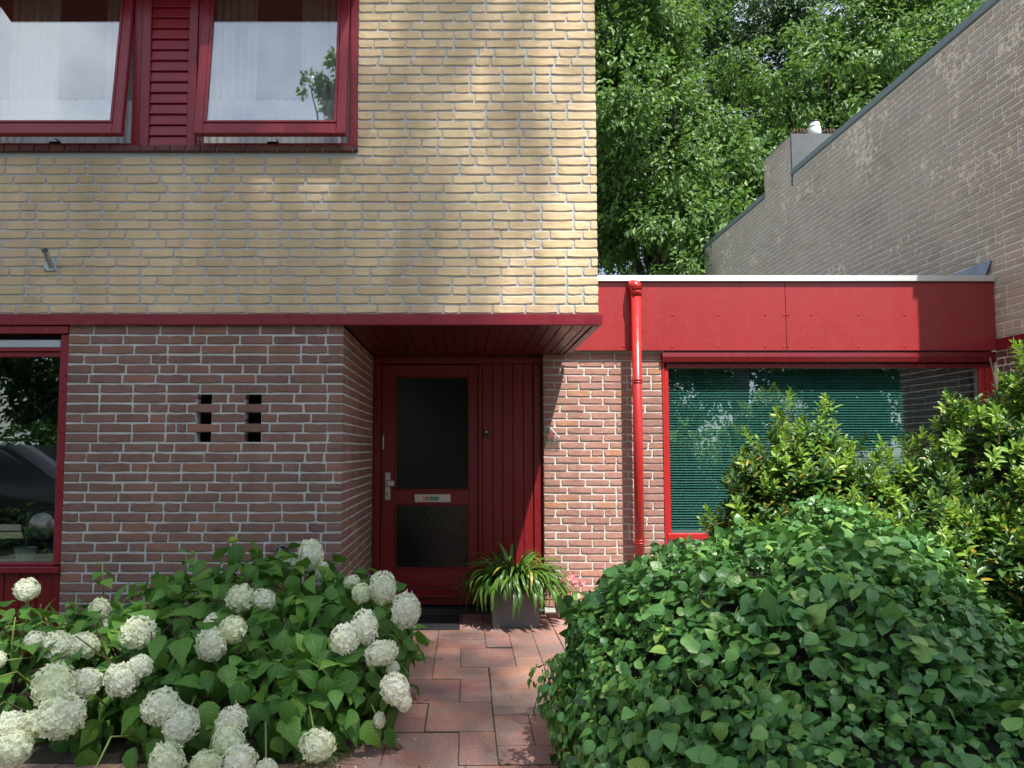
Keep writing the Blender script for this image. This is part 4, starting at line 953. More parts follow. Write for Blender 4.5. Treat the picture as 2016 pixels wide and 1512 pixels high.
ag = thing('strap_leaved_plant', pc + Vector((0, 0, ph - 0.03)), 'lush plant with long arching strap leaves spilling over the grey planter', 'potted plant'); WL[ag] = Vector(ag.location)
stv = []; lowv = []
for i in range(30):
    ln = random.uniform(0.46, 0.74); n = 11; wd = random.uniform(0.011, 0.016); V, F, UV = [], [], []
    el0 = R(random.uniform(30, 84)); bend = random.uniform(1.5, 2.8); x_, z_ = 0.02, 0
    if i >= 20: el0 = R(random.uniform(30, 62)); bend = random.uniform(2.9, 3.4); ln = random.uniform(0.44, 0.60)
    el = el0; side = random.uniform(-0.35, 0.35); yb = 0
    for k in range(n + 1):
        t = k / n; w = wd * (0.75 + 0.5 * math.sin(math.pi * min(1, t * 1.15))) * (1 if t < 0.82 else max(0.03, (1 - t) / 0.18)); nx, nz = -math.sin(el), math.cos(el)
        V += [(x_ + nx * 0.35 * w, yb - w, z_ + nz * 0.35 * w), (x_, yb, z_), (x_ + nx * 0.35 * w, yb + w, z_ + nz * 0.35 * w)]; UV += [(0, t), (0.5, t), (1, t)]
        x_ += math.cos(el) * ln / n; z_ += math.sin(el) * ln / n; yb += side * ln / n * t; el -= bend / n * (0.5 + 1.1 * t)
        if el < -1.45: el = -1.45
    for k in range(n): a = 3 * k; F += [(a, a + 1, a + 4, a + 3), (a + 1, a + 2, a + 5, a + 4)]
    stv.append(fastmesh('leaf', np.array(V), np.array(F), M['strap'], np.array(UV)))
    if i >= 20: lowv.append(stv.pop())
for i in range(340):
    o = bpy.data.objects.new('leaf', random.choice(stv)); o.parent = ag; a = random.uniform(0, 2 * math.pi); r_ = random.uniform(0, 0.13)
    o.location = (r_ * math.cos(a), r_ * math.sin(a) * 0.9, random.uniform(0.0, 0.09))
    hang = i > 215
    if hang:
        a = random.uniform(-3.3, 0.15); o.data = random.choice(lowv); o.location = (0.12 * math.cos(a), 0.12 * math.sin(a), random.uniform(0.02, 0.08))
    o.rotation_euler = (random.uniform(-0.15, 0.15), random.uniform(-0.15, 0.1), a + random.uniform(-0.5, 0.5))
    k = random.uniform(0.64, 0.88) if hang else random.uniform(0.50, 0.78); o.scale = (k, k * 1.15, k * (0.95 if i % 3 else 1.12)); COL.objects.link(o)
sk = Vector((Xp(1015, 1090, pc.y + 0.08), pc.y + 0.08, 0))
MB().tube([(sk.x, sk.y, ph - 0.05), (sk.x, sk.y, Zp(1080, sk.y)), (sk.x + 0.002, sk.y, Zp(1072, sk.y))], [0.006, 0.006, 0.012], 8).build('plant_stake', M['black'])
props(bpy.data.objects['plant_stake'], 'thin dark stake standing up among the strap leaves in the grey planter', 'plant stake')

# begonia pot
bc = Vector((Xp(1117, 1195, 6.36), 6.38, 0)); bp_ = thing('flower_pot', bc, 'round cream clay pot against the brick pier, partly behind the ivy', 'flower pot'); WL[bp_] = bc
def lathe(c, prof, n=24):
    vs, fs = [], []
    for r0, z0 in prof:
        for k in range(n): t = 2 * math.pi * k / n; vs.append((c.x + r0 * math.cos(t), c.y + r0 * math.sin(t), z0))
    for i in range(len(prof) - 1):
        for k in range(n): fs.append((i * n + k, i * n + (k + 1) % n, (i + 1) * n + (k + 1) % n, (i + 1) * n + k))
    fs.append(tuple(range(n)))
    return vs, fs
vs, fs = lathe(bc, [(0.066, 0.0), (0.083, 0.02), (0.098, 0.08), (0.104, 0.165), (0.110, 0.168), (0.110, 0.185), (0.100, 0.185), (0.096, 0.15)])
MB().add(vs, fs, True).build('pot', M['cream_pot'], bp_)
vs, fs = lathe(bc, [(0.097, 0.155), (0.001, 0.165)]); MB().add(vs, fs, True).build('soil', M['soil'], bp_)
bg_ = thing('begonia', bc + Vector((0, 0, 0.16)), 'small begonia with pink flowers growing in the cream pot', 'flowering plant'); WL[bg_] = Vector(bg_.location)
HT = [fastmesh('leaf', *(lambda t: (t[0], t[1]))(HEART()), M['hyd_leaf'], HEART()[2]) for _ in range(4)]
for i in range(34):
    a = random.uniform(0, 6.28); e = random.uniform(0.1, 1.3); r_ = 0.10; o = bpy.data.objects.new('leaf', random.choice(HT)); o.parent = bg_
    d = Vector((math.cos(a) * math.cos(e), math.sin(a) * math.cos(e), math.sin(e) * 0.9)); o.location = d * random.uniform(0.05, r_) + Vector((0, 0, 0.01))
    o.rotation_euler = (random.uniform(-0.5, 0.6) - 0.3, random.uniform(-0.5, 0.5), a - 1.57); k = random.uniform(0.035, 0.06); o.scale = (k, k, k); COL.objects.link(o)
def floret(nv=4, r=1.0, cup=0.35):
    V, F = [], []
    for k in range(nv):
        a = 2 * math.pi * k / nv; b = len(V); c, s_ = math.cos(a), math.sin(a)
        for u, w, h in ((0.05, 0, 0), (0.55, -0.42, cup * 0.5), (1.0, 0, cup * 0.35), (0.55, 0.42, cup * 0.5)): V.append((r * (u * c - w * s_), r * (u * s_ + w * c), r * h))
        F.append((b, b + 1, b + 2, b + 3))
    return np.array(V), np.array(F), np.zeros((len(V), 2))
fl_me = [fastmesh('flower', floret(5, 1, c_)[0], floret(5, 1, c_)[1], M['pink_petal']) for c_ in (0.3, 0.6, 0.9)]
for px, py in ((1120, 1138), (1126, 1131), (1131, 1142), (1108, 1150), (1112, 1154), (1104, 1149), (1096, 1171), (1101, 1175), (1093, 1173), (1116, 1165), (1121, 1168), (1122, 1175), (1085, 1158), (1147, 1146), (1143, 1150), (1114, 1161), (1128, 1148)):
    o = bpy.data.objects.new('flower', random.choice(fl_me)); o.parent = bg_; yy = 6.30 + random.uniform(-0.03, 0.03); o.location = Vector(P(px, py, yy)) - wloc(bg_)
    o.rotation_euler = (R(90) + random.uniform(-0.7, 0.4), random.uniform(-0.6, 0.6), random.uniform(-0.7, 0.7)); k = random.uniform(0.022, 0.033); o.scale = (k, k, k); COL.objects.link(o)

# ------------------------------------------------------------------ foliage tools
def sample_blobs(blobs, n, zmin=0.03, shell=(0.86, 1.04), front_only=False):
    """points near the surface of a union of ellipsoids, with outward normals"""
    A = np.array([[*c, *r] for c, r in blobs], float); area = (A[:, 3] * A[:, 4] + A[:, 4] * A[:, 5] + A[:, 3] * A[:, 5]); pr_ = area / area.sum()
    P_, N_ = [], []
    got = 0
    while got < n:
        k = rng.choice(len(A), 4000, p=pr_); u = rng.normal(size=(4000, 3)); u /= np.linalg.norm(u, axis=1, keepdims=True)
        s = rng.uniform(shell[0], shell[1], 4000)[:, None]; p = A[k, :3] + u * A[k, 3:] * s
        nn = u / A[k, 3:]; nn /= np.linalg.norm(nn, axis=1, keepdims=True)
        lump = np.sin(p[:, 0] * 9.1 + 1.3) * np.sin(p[:, 1] * 8.3) * np.sin(p[:, 2] * 10.7 + 0.5) + 0.6 * np.sin(p[:, 0] * 19 + p[:, 2] * 17) 
        p = p + nn * (0.045 * lump)[:, None]
        q = (p[:, None, :] - A[None, :, :3]) / A[None, :, 3:]; inside = (np.sum(q * q, axis=2) < (shell[0] - 0.06) ** 2).any(axis=1)
        ok = (~inside) & (p[:, 2] > zmin); P_.append(p[ok]); N_.append(nn[ok]); got += ok.sum()
    return np.concatenate(P_)[:n], np.concatenate(N_)[:n]
def scatter(parent, tmpls, pos, rot, scl, mat_, limit, name='leaf', size=1.0, size_rank=True):
    """the ones that show largest become leaf objects, the rest one stuff mesh"""
    pl = np.array(wloc(parent)); tid = rng.integers(0, len(tmpls), len(pos))
    mes = [fastmesh(name, t[0], t[1], mat_, t[2]) for t in tmpls]
    # nearest to the eye and not behind others: rank by distance
    big, rest = pick_big(pos.tolist(), size, limit) if limit else ([], list(range(len(pos))))
    for i in big:
        o = bpy.data.objects.new(name, mes[tid[i]]); o.parent = parent
        mt = Matrix([[rot[i][a][b] * scl[i] for b in range(3)] + [float(pos[i][a] - pl[a])] for a in range(3)] + [[0, 0, 0, 1]]); o.matrix_local = mt; COL.objects.link(o)
    rest = np.array(rest, int)
    if len(rest):
        Vs, Fs, Us, b = [], [], [], 0
        for k, t in enumerate(tmpls):
            r_ = rest[tid[rest] == k]
            if not len(r_): continue
            V, F, U = multi(t, pos[r_] - pl, rot[r_], scl[r_]); Vs.append(V); Fs.append(F + b); Us.append(U); b += len(V)
        o = bpy.data.objects.new('foliage', fastmesh('foliage', np.concatenate(Vs), np.concatenate(Fs), mat_, np.concatenate(Us))); o.parent = parent; COL.objects.link(o); o['kind'] = 'stuff'
def unit(a): return a / (np.linalg.norm(a, axis=1, keepdims=True) + 1e-9)
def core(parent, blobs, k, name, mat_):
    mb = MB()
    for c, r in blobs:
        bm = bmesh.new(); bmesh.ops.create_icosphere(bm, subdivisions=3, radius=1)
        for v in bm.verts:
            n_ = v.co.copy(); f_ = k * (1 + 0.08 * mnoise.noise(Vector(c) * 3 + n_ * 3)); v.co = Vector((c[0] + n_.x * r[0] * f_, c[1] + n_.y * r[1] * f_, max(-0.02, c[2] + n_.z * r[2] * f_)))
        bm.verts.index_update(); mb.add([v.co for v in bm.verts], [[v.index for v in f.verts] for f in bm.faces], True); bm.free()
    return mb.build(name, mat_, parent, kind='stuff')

# ------------------------------------------------------------------ hydrangea
hb = [((-1.15, 4.45, 0.40), (0.80, 0.38, 0.38)), ((-1.25, 4.15, 0.26), (0.95, 0.62, 0.38)), ((-0.78, 4.05, 0.24), (0.50, 0.62, 0.36)), ((-2.15, 4.15, 0.16), (0.80, 0.60, 0.36)), ((-1.10, 3.72, 0.18), (0.72, 0.38, 0.26)), ((-2.9, 4.0, 0.14), (0.6, 0.6, 0.30))]
hyd = thing('hydrangea_bush', (-1.4, 4.1, 0), 'sprawling hydrangea bush with big white flower heads under the red brick wall', 'shrub'); WL[hyd] = Vector(hyd.location)
pos, nrm = sample_blobs(hb, 2500, 0.04, (0.62, 1.08))
up_ = np.array([0, 0, 1.0]); n_ = len(pos)
nn = unit(nrm * 0.75 + up_ * rng.uniform(0.1, 0.9, (n_, 1)) + rng.normal(size=(n_, 3)) * 0.28)
tip = unit(nrm * rng.uniform(0.3, 0.9, (n_, 1)) - up_ * rng.uniform(0.1, 1.0, (n_, 1)) + rng.normal(size=(n_, 3)) * 0.38)
scl = rng.uniform(0.075, 0.135, n_)
scatter(hyd, [OVATE() for _ in range(8)], pos, frames(tip, nn), scl, M['hyd_leaf'], 300)
# shoots standing above the bush, with opposite leaf pairs
lt = [OVATE() for _ in range(5)]; lme = [fastmesh('leaf', t[0], t[1], M['hyd_leaf'], t[2]) for t in lt]
def shoot(base, top, npair, lsize, pal=None):
    b, t = Vector(base), Vector(top); mid = (b + t) / 2 + Vector((random.uniform(-0.02, 0.02), 0, 0))
    MB().tube([b, mid, t], [0.0045, 0.004, 0.003], 6).build('stem', M['stem'], hyd)
    for k in range(npair):
        u = 0.35 + 0.65 * (k + 1) / npair; c = b.lerp(t, u); a0 = random.uniform(0, 3.14) + (k % 2) * 1.57
        for s in (0, math.pi):
            a = a0 + s; d = Vector((math.cos(a), math.sin(a), random.uniform(-0.25, 0.5) if k == npair - 1 else random.uniform(-0.35, 0.15))).normalized()
            nrm_ = np.array([[-0.2 * d.x, -0.2 * d.y - 0.35, 1.0]]); rt = frames(np.array([d[:]]), nrm_)[0]; sc_ = lsize * random.uniform(0.8, 1.1) * (0.65 if k == npair - 1 else 1)
            o = bpy.data.objects.new('leaf', random.choice(lme)); o.parent = hyd; lo = c + d * 0.018 - wloc(hyd)
            o.matrix_local = Matrix([[rt[i][j] * sc_ for j in range(3)] + [lo[i]] for i in range(3)] + [[0, 0, 0, 1]]); COL.objects.link(o)
def S(px0_, py0_, px1_, py1_, Y, npair, ls): shoot(P(px0_, py0_, Y), P(px1_, py1_, Y + 0.02), npair, ls)
S(205, 1180, 202, 1110, 4.6, 3, 0.085); S(296, 1190, 290, 1150, 4.5, 2, 0.09); S(372, 1150, 368, 1088, 4.65, 3, 0.085); S(385, 1190, 380, 1125, 4.55, 3, 0.10); S(463, 1150, 459, 1070, 4.65, 2, 0.05)
S(545, 1160, 540, 1105, 4.6, 3, 0.10); S(440, 1160, 446, 1110, 4.5, 3, 0.11); S(590, 1190, 600, 1130, 4.45, 3, 0.11); S(510, 1170, 500, 1118, 4.5, 3, 0.11); S(54, 1240, 53, 1175, 3.9, 2, 0.07); S(28, 1320, 30, 1215, 3.8, 3, 0.09)
S(650, 1180, 660, 1140, 4.3, 3, 0.10); S(330, 1200, 325, 1160, 4.4, 3, 0.11); S(160, 1230, 150, 1185, 4.3, 3, 0.10); S(700, 1190, 706, 1150, 4.2, 2, 0.09); S(95, 1250, 90, 1215, 4.0, 3, 0.10)
def head_mesh(nf, fr, mat_, seed, flat=1.0):
    r2 = np.random.default_rng(seed); i = np.arange(nf) + 0.5; phi = np.arccos(1 - 2 * i / nf); th = math.pi * (1 + 5 ** 0.5) * i
    d = np.stack([np.cos(th) * np.sin(phi), np.sin(th) * np.sin(phi), np.cos(phi)], 1); d = unit(d + r2.normal(size=d.shape) * 0.06)
    lump = 1 + 0.05 * np.sin(d[:, 0] * 6 + seed) * np.sin(d[:, 2] * 5 + seed) + r2.uniform(-0.06, 0.05, nf)
    rt = frames(unit(np.cross(d, r2.normal(size=d.shape))), unit(d + r2.normal(size=d.shape) * 0.55))
    V, F, U = multi(floret(4, 1, 0.45), d * (lump + r2.uniform(-0.05, 0.06, nf))[:, None], rt, r2.uniform(0.8, 1.25, nf) * fr)
    # inner ball so that no daylight shows between the petals
    bm = bmesh.new(); bmesh.ops.create_icosphere(bm, subdivisions=2, radius=0.84); bm.verts.index_update()
    Vb = np.array([v.co[:] for v in bm.verts]); tris = [[v.index for v in f.verts] for f in bm.faces]; bm.free()
    me = bpy.data.meshes.new('flower_head'); Fl = [tuple(q) for q in F.tolist()] + [tuple(a + len(V) for a in t) for t in tris]
    me.from_pydata(np.concatenate([V, Vb]).tolist(), [], Fl); me.materials.append(mat_); me.update(); return me
heads_me = [head_mesh(170, 0.215, M['petal'], k) for k in range(5)]
lime_me = head_mesh(90, 0.22, M['lime_petal'], 9)
heads = [(53, 1160, 22, 3.9, 1.0), (196, 1200, 18, 4.2, 1.2), (213, 1234, 15, 4.1, 1.0), (70, 1262, 21, 3.8, 0.8), (115, 1272, 26, 3.75, 1.05), (166, 1270, 24, 3.75, 0.95), (273, 1245, 31, 3.7, 1.0), (107, 1350, 41, 3.35, 1.0),
    (170, 1343, 29, 3.45, 0.9), (239, 1338, 32, 3.45, 0.95), (276, 1312, 24, 3.5, 0.9), (121, 1411, 41, 3.2, 1.0), (68, 1424, 25, 3.25, 1.0), (19, 1430, 30, 3.2, 0.9), (28, 1473, 32, 3.1, 0.92), (318, 1392, 35, 3.3, 0.98),
    (357, 1426, 32, 3.25, 1.0), (450, 1456, 29, 3.2, 0.95), (456, 1420, 25, 3.25, 1.05), (420, 1228, 19, 3.95, 1.0), (416, 1270, 28, 3.65, 1.0), (459, 1240, 25, 3.7, 1.0), (474, 1178, 28, 4.0, 1.0), (518, 1182, 21, 4.0, 1.1),
    (612, 1092, 23, 4.45, 1.15), (578, 1105, 18, 4.5, 0.8), (634, 1126, 13, 4.45, 1.4), (693, 1146, 14, 4.3, 0.9), (712, 1168, 19, 4.0, 1.0), (754, 1157, 24, 4.0, 1.25), (799, 1202, 25, 3.85, 1.4), (680, 1258, 28, 3.6, 1.05),
    (718, 1234, 25, 3.65, 1.15), (751, 1286, 30, 3.55, 0.72), (774, 1316, 12, 3.6, 1.2), (778, 1356, 26, 3.45, 1.05), (795, 1380, 16, 3.45, 1.2), (625, 1467, 32, 3.25, 0.82), (328, 1500, 32, 3.1, 1.0), (405, 1508, 28, 3.1, 0.9),
    (469, 1500, 33, 3.1, 0.9), (524, 1514, 20, 3.1, 0.9), (747, 1418, 11, 3.5, 1.3), (-2, 1298, 13, 3.6, 1.2), (-60, 1340, 34, 3.4, 1.0), (-90, 1440, 36, 3.2, 1.0), (160, 1560, 34, 3.0, 1.0)]
for px, py, r_, Y, fl_ in heads:
    c = Vector(P(px, py, Y)); rad = r_ * Y / FPX * 0.98; o = bpy.data.objects.new('flower_head', random.choice(heads_me)); o.parent = hyd
    o.location = c - wloc(hyd); o.rotation_euler = (random.uniform(-0.3, 0.3), random.uniform(-0.25, 0.25), random.uniform(0, 6.28)); o.scale = (rad * random.uniform(0.92, 1.1), rad * random.uniform(0.9, 1.05), rad * fl_ * random.uniform(0.9, 1.06)); COL.objects.link(o)
    base = Vector((c.x * 0.8 - 0.28, c.y + 0.45, 0.12)); mid = (c + base) / 2 + Vector((0, 0, 0.10))
    if py < 1170: base = Vector((c.x + 0.01, c.y + 0.05, max(0.05, c.z - 0.30))); mid = (c + base) / 2
    MB().tube([c - Vector((0, 0, rad * 0.3)), mid, base], [0.0035, 0.004, 0.0045], 6).build('stem', M['stem'], hyd)
o = bpy.data.objects.new('flower_head', lime_me); o.parent = hyd; o.location = Vector(P(459, 1063, 4.66)) - wloc(hyd); o.scale = (0.026, 0.026, 0.018); o['label'] = 'small lime green unopened flower head'; COL.objects.link(o)
sm_ = MB()
for i in range(70):                          # bare woody stems in the middle of the bush
    a = random.uniform(-2.6, -0.5); b = random.uniform(3.75, 4.35); sm_.tube([(a, b, 0), (a + random.uniform(-0.1, 0.1), b + random.uniform(-0.1, 0.1), 0.25), (a + random.uniform(-0.25, 0.25), b + random.uniform(-0.2, 0.2), 0.52)], [0.006, 0.005, 0.003], 5, False)
sm_.build('stems', M['twig'], hyd, kind='stuff')
bed = MB().add([(-4.5, 3.45, 0.004), (-0.72, 3.45, 0.004), (-0.72, 4.98, 0.004), (-4.5, 4.98, 0.004)], [(0, 1, 2, 3)]).build('flower_bed', M['soil'], kind='structure'); props(bed, 'dark soil of the flower bed under the hydrangea')

# grass tuft at the edge of the path
gt = thing('grass_tuft', (-0.62, 3.45, 0), 'thin tuft of long grass lying on the paving below the hydrangea', 'grass'); WL[gt] = Vector(gt.location)
gm = MB()
for i in range(60):
    a = random.uniform(-2.6, 0.5); l = random.uniform(0.08, 0.22); h = random.uniform(0.015, 0.07); x0, y0 = -0.64 + random.uniform(-0.05, 0.05), 3.45 + random.uniform(-0.05, 0.05); w = 0.002
    pts = [(x0 + math.cos(a) * l * t, y0 + math.sin(a) * l * t, 0.004 + h * math.sin(math.pi * min(1, t * 0.95))) for t in (0, 0.35, 0.7, 1)]
    px_n, py_n = -math.sin(a) * w, math.cos(a) * w; vs = []
    for k, p in enumerate(pts): ww_ = 1 if k < 3 else 0.2; vs += [(p[0] - px_n * ww_, p[1] - py_n * ww_, p[2]), (p[0] + px_n * ww_, p[1] + py_n * ww_, p[2])]
    gm.add(vs, [(2 * k, 2 * k + 1, 2 * k + 3, 2 * k + 2) for k in range(3)])
gm.build('blades', M['grass'], gt, kind='stuff')
lv = OVATE(); lf = bpy.data.objects.new('fallen_leaf', fastmesh('fallen_leaf', lv[0], lv[1], M['twig'], lv[2])); COL.objects.link(lf); lf.location = (Xp(772, 1474, 3.5), ground_Y(1476), 0.012); lf.scale = (0.045,) * 3; lf.rotation_euler = (0.2, 0.5, -1.2)
props(lf, 'curled brown dead leaf lying on a paving tile', 'leaf')

db = MB()
for i in range(150):
    x0 = random.choice((random.gauss(-0.42, 0.10), random.gauss(0.33, 0.10), random.uniform(-0.6, 0.5))); y0 = random.uniform(3.2, 6.0); r_ = random.uniform(0.002, 0.0055); a = random.uniform(0, 3.14)
    db.add([(x0 + r_ * math.cos(a + q_) * (1 if q_ in (0, 3.14) else 0.6), y0 + r_ * math.sin(a + q_), 0.004 + random.uniform(0, 0.003)) for q_ in (0, 1.57, 3.14, 4.71)], [(0, 1, 2, 3)])
dob = db.build('debris', M['twig'], kind='stuff'); props(dob, 'tiny dark crumbs and leaf bits scattered on the red paving')
db = MB()
for i in range(60):
    x0 = random.gauss(-0.45, 0.09); y0 = random.uniform(3.4, 5.0); r_ = random.uniform(0.004, 0.007); a = random.uniform(0, 3.14)
    db.add([(x0 + r_ * math.cos(a + q_), y0 + r_ * math.sin(a + q_), 0.004 + random.uniform(0, 0.004)) for q_ in (0, 1.57, 3.14, 4.71)], [(0, 1, 2, 3)])
dob = db.build('fallen_petals', M['petal'], kind='stuff'); props(dob, 'small white petals fallen on the paving beside the hydrangea')

# ------------------------------------------------------------------ ivy mound
ib = [((1.32, 3.20, 0.27), (0.92, 0.95, 0.70)), ((1.80, 3.75, 0.36), (0.60, 0.60, 0.66)), ((1.92, 3.95, 0.52), (0.34, 0.34, 0.56)), ((2.38, 2.92, 0.06), (1.0, 0.88, 0.60)), ((1.04, 3.55, 0.32), (0.58, 0.60, 0.58)), ((1.6, 2.45, 0.05), (1.1, 0.75, 0.58)), ((3.3, 3.0, 0.05), (0.9, 0.8, 0.50))]
ivy = thing('ivy_mound', (1.5, 3.2, 0), 'large rounded mound of glossy dark ivy beside the path', 'ivy hedge'); WL[ivy] = Vector(ivy.location)
core(ivy, ib, 0.84, 'shaded_core', M['inner'])  # solid core added as shaded depth behind the leaves
pos, nrm = sample_blobs(ib, 37000, 0.03, (0.92, 1.07))
pos += nrm * (0.035 * np.sin(pos[:, 0] * 6.3) * np.sin(pos[:, 1] * 5.2 + 1) * np.sin(pos[:, 2] * 7 + 2))[:, None]
n_ = len(pos); steep = 1 - np.clip(nrm[:, 2:3], 0, 1)
nn = unit(nrm * 0.8 + up_ * 0.45 + rng.normal(size=(n_, 3)) * 0.36)
tip = unit(nrm * rng.uniform(0.1, 0.7, (n_, 1)) - up_ * (0.25 + 0.9 * steep) + rng.normal(size=(n_, 3)) * 0.42)
scl = rng.uniform(0.028, 0.054, n_) * (1.0 + 0.30 * np.sin(pos[:, 0] * 4.1 + pos[:, 2] * 3.3 + 1.0) * np.sin(pos[:, 1] * 3.7 + pos[:, 2] * 5.1)) * rng.choice([1, 1, 1, 1.35], n_)
scatter(ivy, [HEART() for _ in range(9)], pos, frames(tip, nn), scl, M['ivy_leaf'], 300)
sel = rng.choice(n_, 2300, replace=False); Vp, Fp = [], []
pl_ivy = np.array(wloc(ivy))
for i in sel:                                # pale leaf stalks
    a = pos[i] + nrm[i] * 0.012; b = a - tip[i] * rng.uniform(0.02, 0.05) - nrm[i] * 0.012 + np.array([0, 0, 0.006]); s = np.cross(b - a, nrm[i]); s = s / (np.linalg.norm(s) + 1e-9) * 0.0011; k = len(Vp)
    Vp += [a - s - pl_ivy, a + s - pl_ivy, b + s - pl_ivy, b - s - pl_ivy]; Fp.append((k, k + 1, k + 2, k + 3))
o = bpy.data.objects.new('stalks', fastmesh('stalks', np.array(Vp), np.array(Fp), M['stem'])); o.parent = ivy; o['kind'] = 'stuff'; COL.objects.link(o)

# ------------------------------------------------------------------ laurel shrub
lb = [((2.08, 4.95, 0.50), (0.50, 0.42, 0.70)), ((2.15, 5.0, 0.95), (0.40, 0.30, 0.50)), ((2.70, 4.70, 0.45), (0.55, 0.50, 0.70)), ((3.15, 4.60, 0.80), (0.42, 0.48, 0.78)), ((3.50, 4.40, 1.0), (0.45, 0.45, 0.92)), ((2.7, 4.2, 0.40), (0.75, 0.42, 0.55)), ((3.3, 3.95, 0.5), (0.6, 0.45, 0.75)), ((2.1, 4.55, 0.45), (0.5, 0.35, 0.55))]
lau = thing('laurel_shrub', (2.9, 4.7, 0), 'tall leafy laurel shrub with bright lime shoot tips in front of the wide window', 'shrub'); WL[lau] = Vector(lau.location)
core(lau, lb, 0.66, 'shaded_core', M['inner'])  # solid dark core added, stands for shade inside the shrub
pos, nrm = sample_blobs(lb, 3000, 0.15, (0.80, 1.10))
extra = [(2.02 + dx_, 5.0 + random.uniform(-0.15, 0.15), z_) for dx_, z_ in ((0.02, 1.62), (0.03, 1.52), (0.06, 1.42), (0.30, 1.58), (0.33, 1.48), (0.36, 1.60), (0.42, 1.46), (0.22, 1.46), (0.62, 1.30), (0.66, 1.22), (0.58, 1.20), (-0.20, 1.26), (-0.18, 1.16), (0.85, 1.12), (0.80, 1.02), (0.12, 1.34), (0.26, 1.34))]
pos = np.concatenate([pos, np.array(extra)]); nrm = np.concatenate([nrm, np.tile([0, -0.2, 1.0], (len(extra), 1))])
def sprig_t(seed, young):
    r2 = np.random.default_rng(seed); ps, tp_, nm, sc_ = [], [], [], []
    n1 = 17
    for k in range(n1):
        t = k / (n1 - 1); a = k * 2.4; e = 0.15 + 1.15 * t ** 1.5 + r2.normal() * 0.12
        ps.append((0, 0, 0.10 * t)); tp_.append((math.cos(a) * math.cos(e), math.sin(a) * math.cos(e), math.sin(e))); nm.append((-math.cos(a) * math.sin(e), -math.sin(a) * math.sin(e), math.cos(e) + 0.1)); sc_.append((0.058 if t < 0.75 else 0.042) * r2.uniform(0.8, 1.2))
    ps, tp_, nm = np.array(ps), np.array(tp_), np.array(nm)
    L1 = LANCE(); V, F, U = multi(L1, ps, frames(tp_, nm), np.array(sc_))
    st = np.array([(-0.0018, 0, -0.06), (0.0018, 0, -0.06), (0.0012, 0, 0.10), (-0.0012, 0, 0.10), (0, -0.0018, -0.06), (0, 0.0018, -0.06), (0, 0.0012, 0.10), (0, -0.0012, 0.10)]); b = len(V)
    return np.concatenate([V, st]), np.concatenate([F, np.array([(b, b + 1, b + 2, b + 3), (b + 4, b + 5, b + 6, b + 7)])]), np.concatenate([U, np.full((8, 2), 0.5)])
n_ = len(pos); d_up = unit(nrm * 0.55 + up_ * 0.9 + rng.normal(size=(n_, 3)) * 0.25)
sidev = unit(np.cross(d_up, rng.normal(size=(n_, 3)))); rot = np.stack([sidev, np.cross(d_up, sidev), d_up], axis=2)
young = (nrm[:, 2] > 0.28) & (rng.uniform(size=n_) < 0.62); young[-len(extra):] = True
spr = [sprig_t(k, True) for k in range(6)]
scl = rng.uniform(0.85, 1.35, n_)
scatter(lau, spr, pos[young], rot[young], scl[young], M['laurel_new'], 150, name='sprig')
scatter(lau, spr, pos[~young], rot[~young], scl[~young], M['laurel_old'], 100, name='sprig')
p2, n2 = sample_blobs(lb, 9000, 0.1, (0.72, 1.0)); n_ = len(p2)
scatter(lau, [LANCE() for _ in range(6)], p2, frames(unit(n2 + rng.normal(size=(n_, 3)) * 0.6 - up_ * 0.15), unit(n2 * 0.5 + up_ + rng.normal(size=(n_, 3)) * 0.4)), rng.uniform(0.05, 0.085, n_), M['laurel_old'], 0)
tw = MB()
for i in range(90):
    k = random.choice(lb); a = (k[0][0] + random.uniform(-0.25, 0.25), k[0][1] + random.uniform(-0.2, 0.2), 0.0); e = (a[0] + random.uniform(-0.3, 0.3), a[1] + random.uniform(-0.2, 0.2), k[0][2] + k[1][2] * random.uniform(0.6, 1.0)); tw.tube([a, ((a[0] + e[0]) / 2 + 0.04, (a[1] + e[1]) / 2, e[2] * 0.5), e], [0.010, 0.007, 0.003], 5, False)
for p in extra: tw.tube([(p[0], p[1], p[2] - 0.35), (p[0] + 0.01, p[1], p[2])], [0.004, 0.0025], 5, False)
tw.build('branches', M['twig'], lau, kind='stuff')

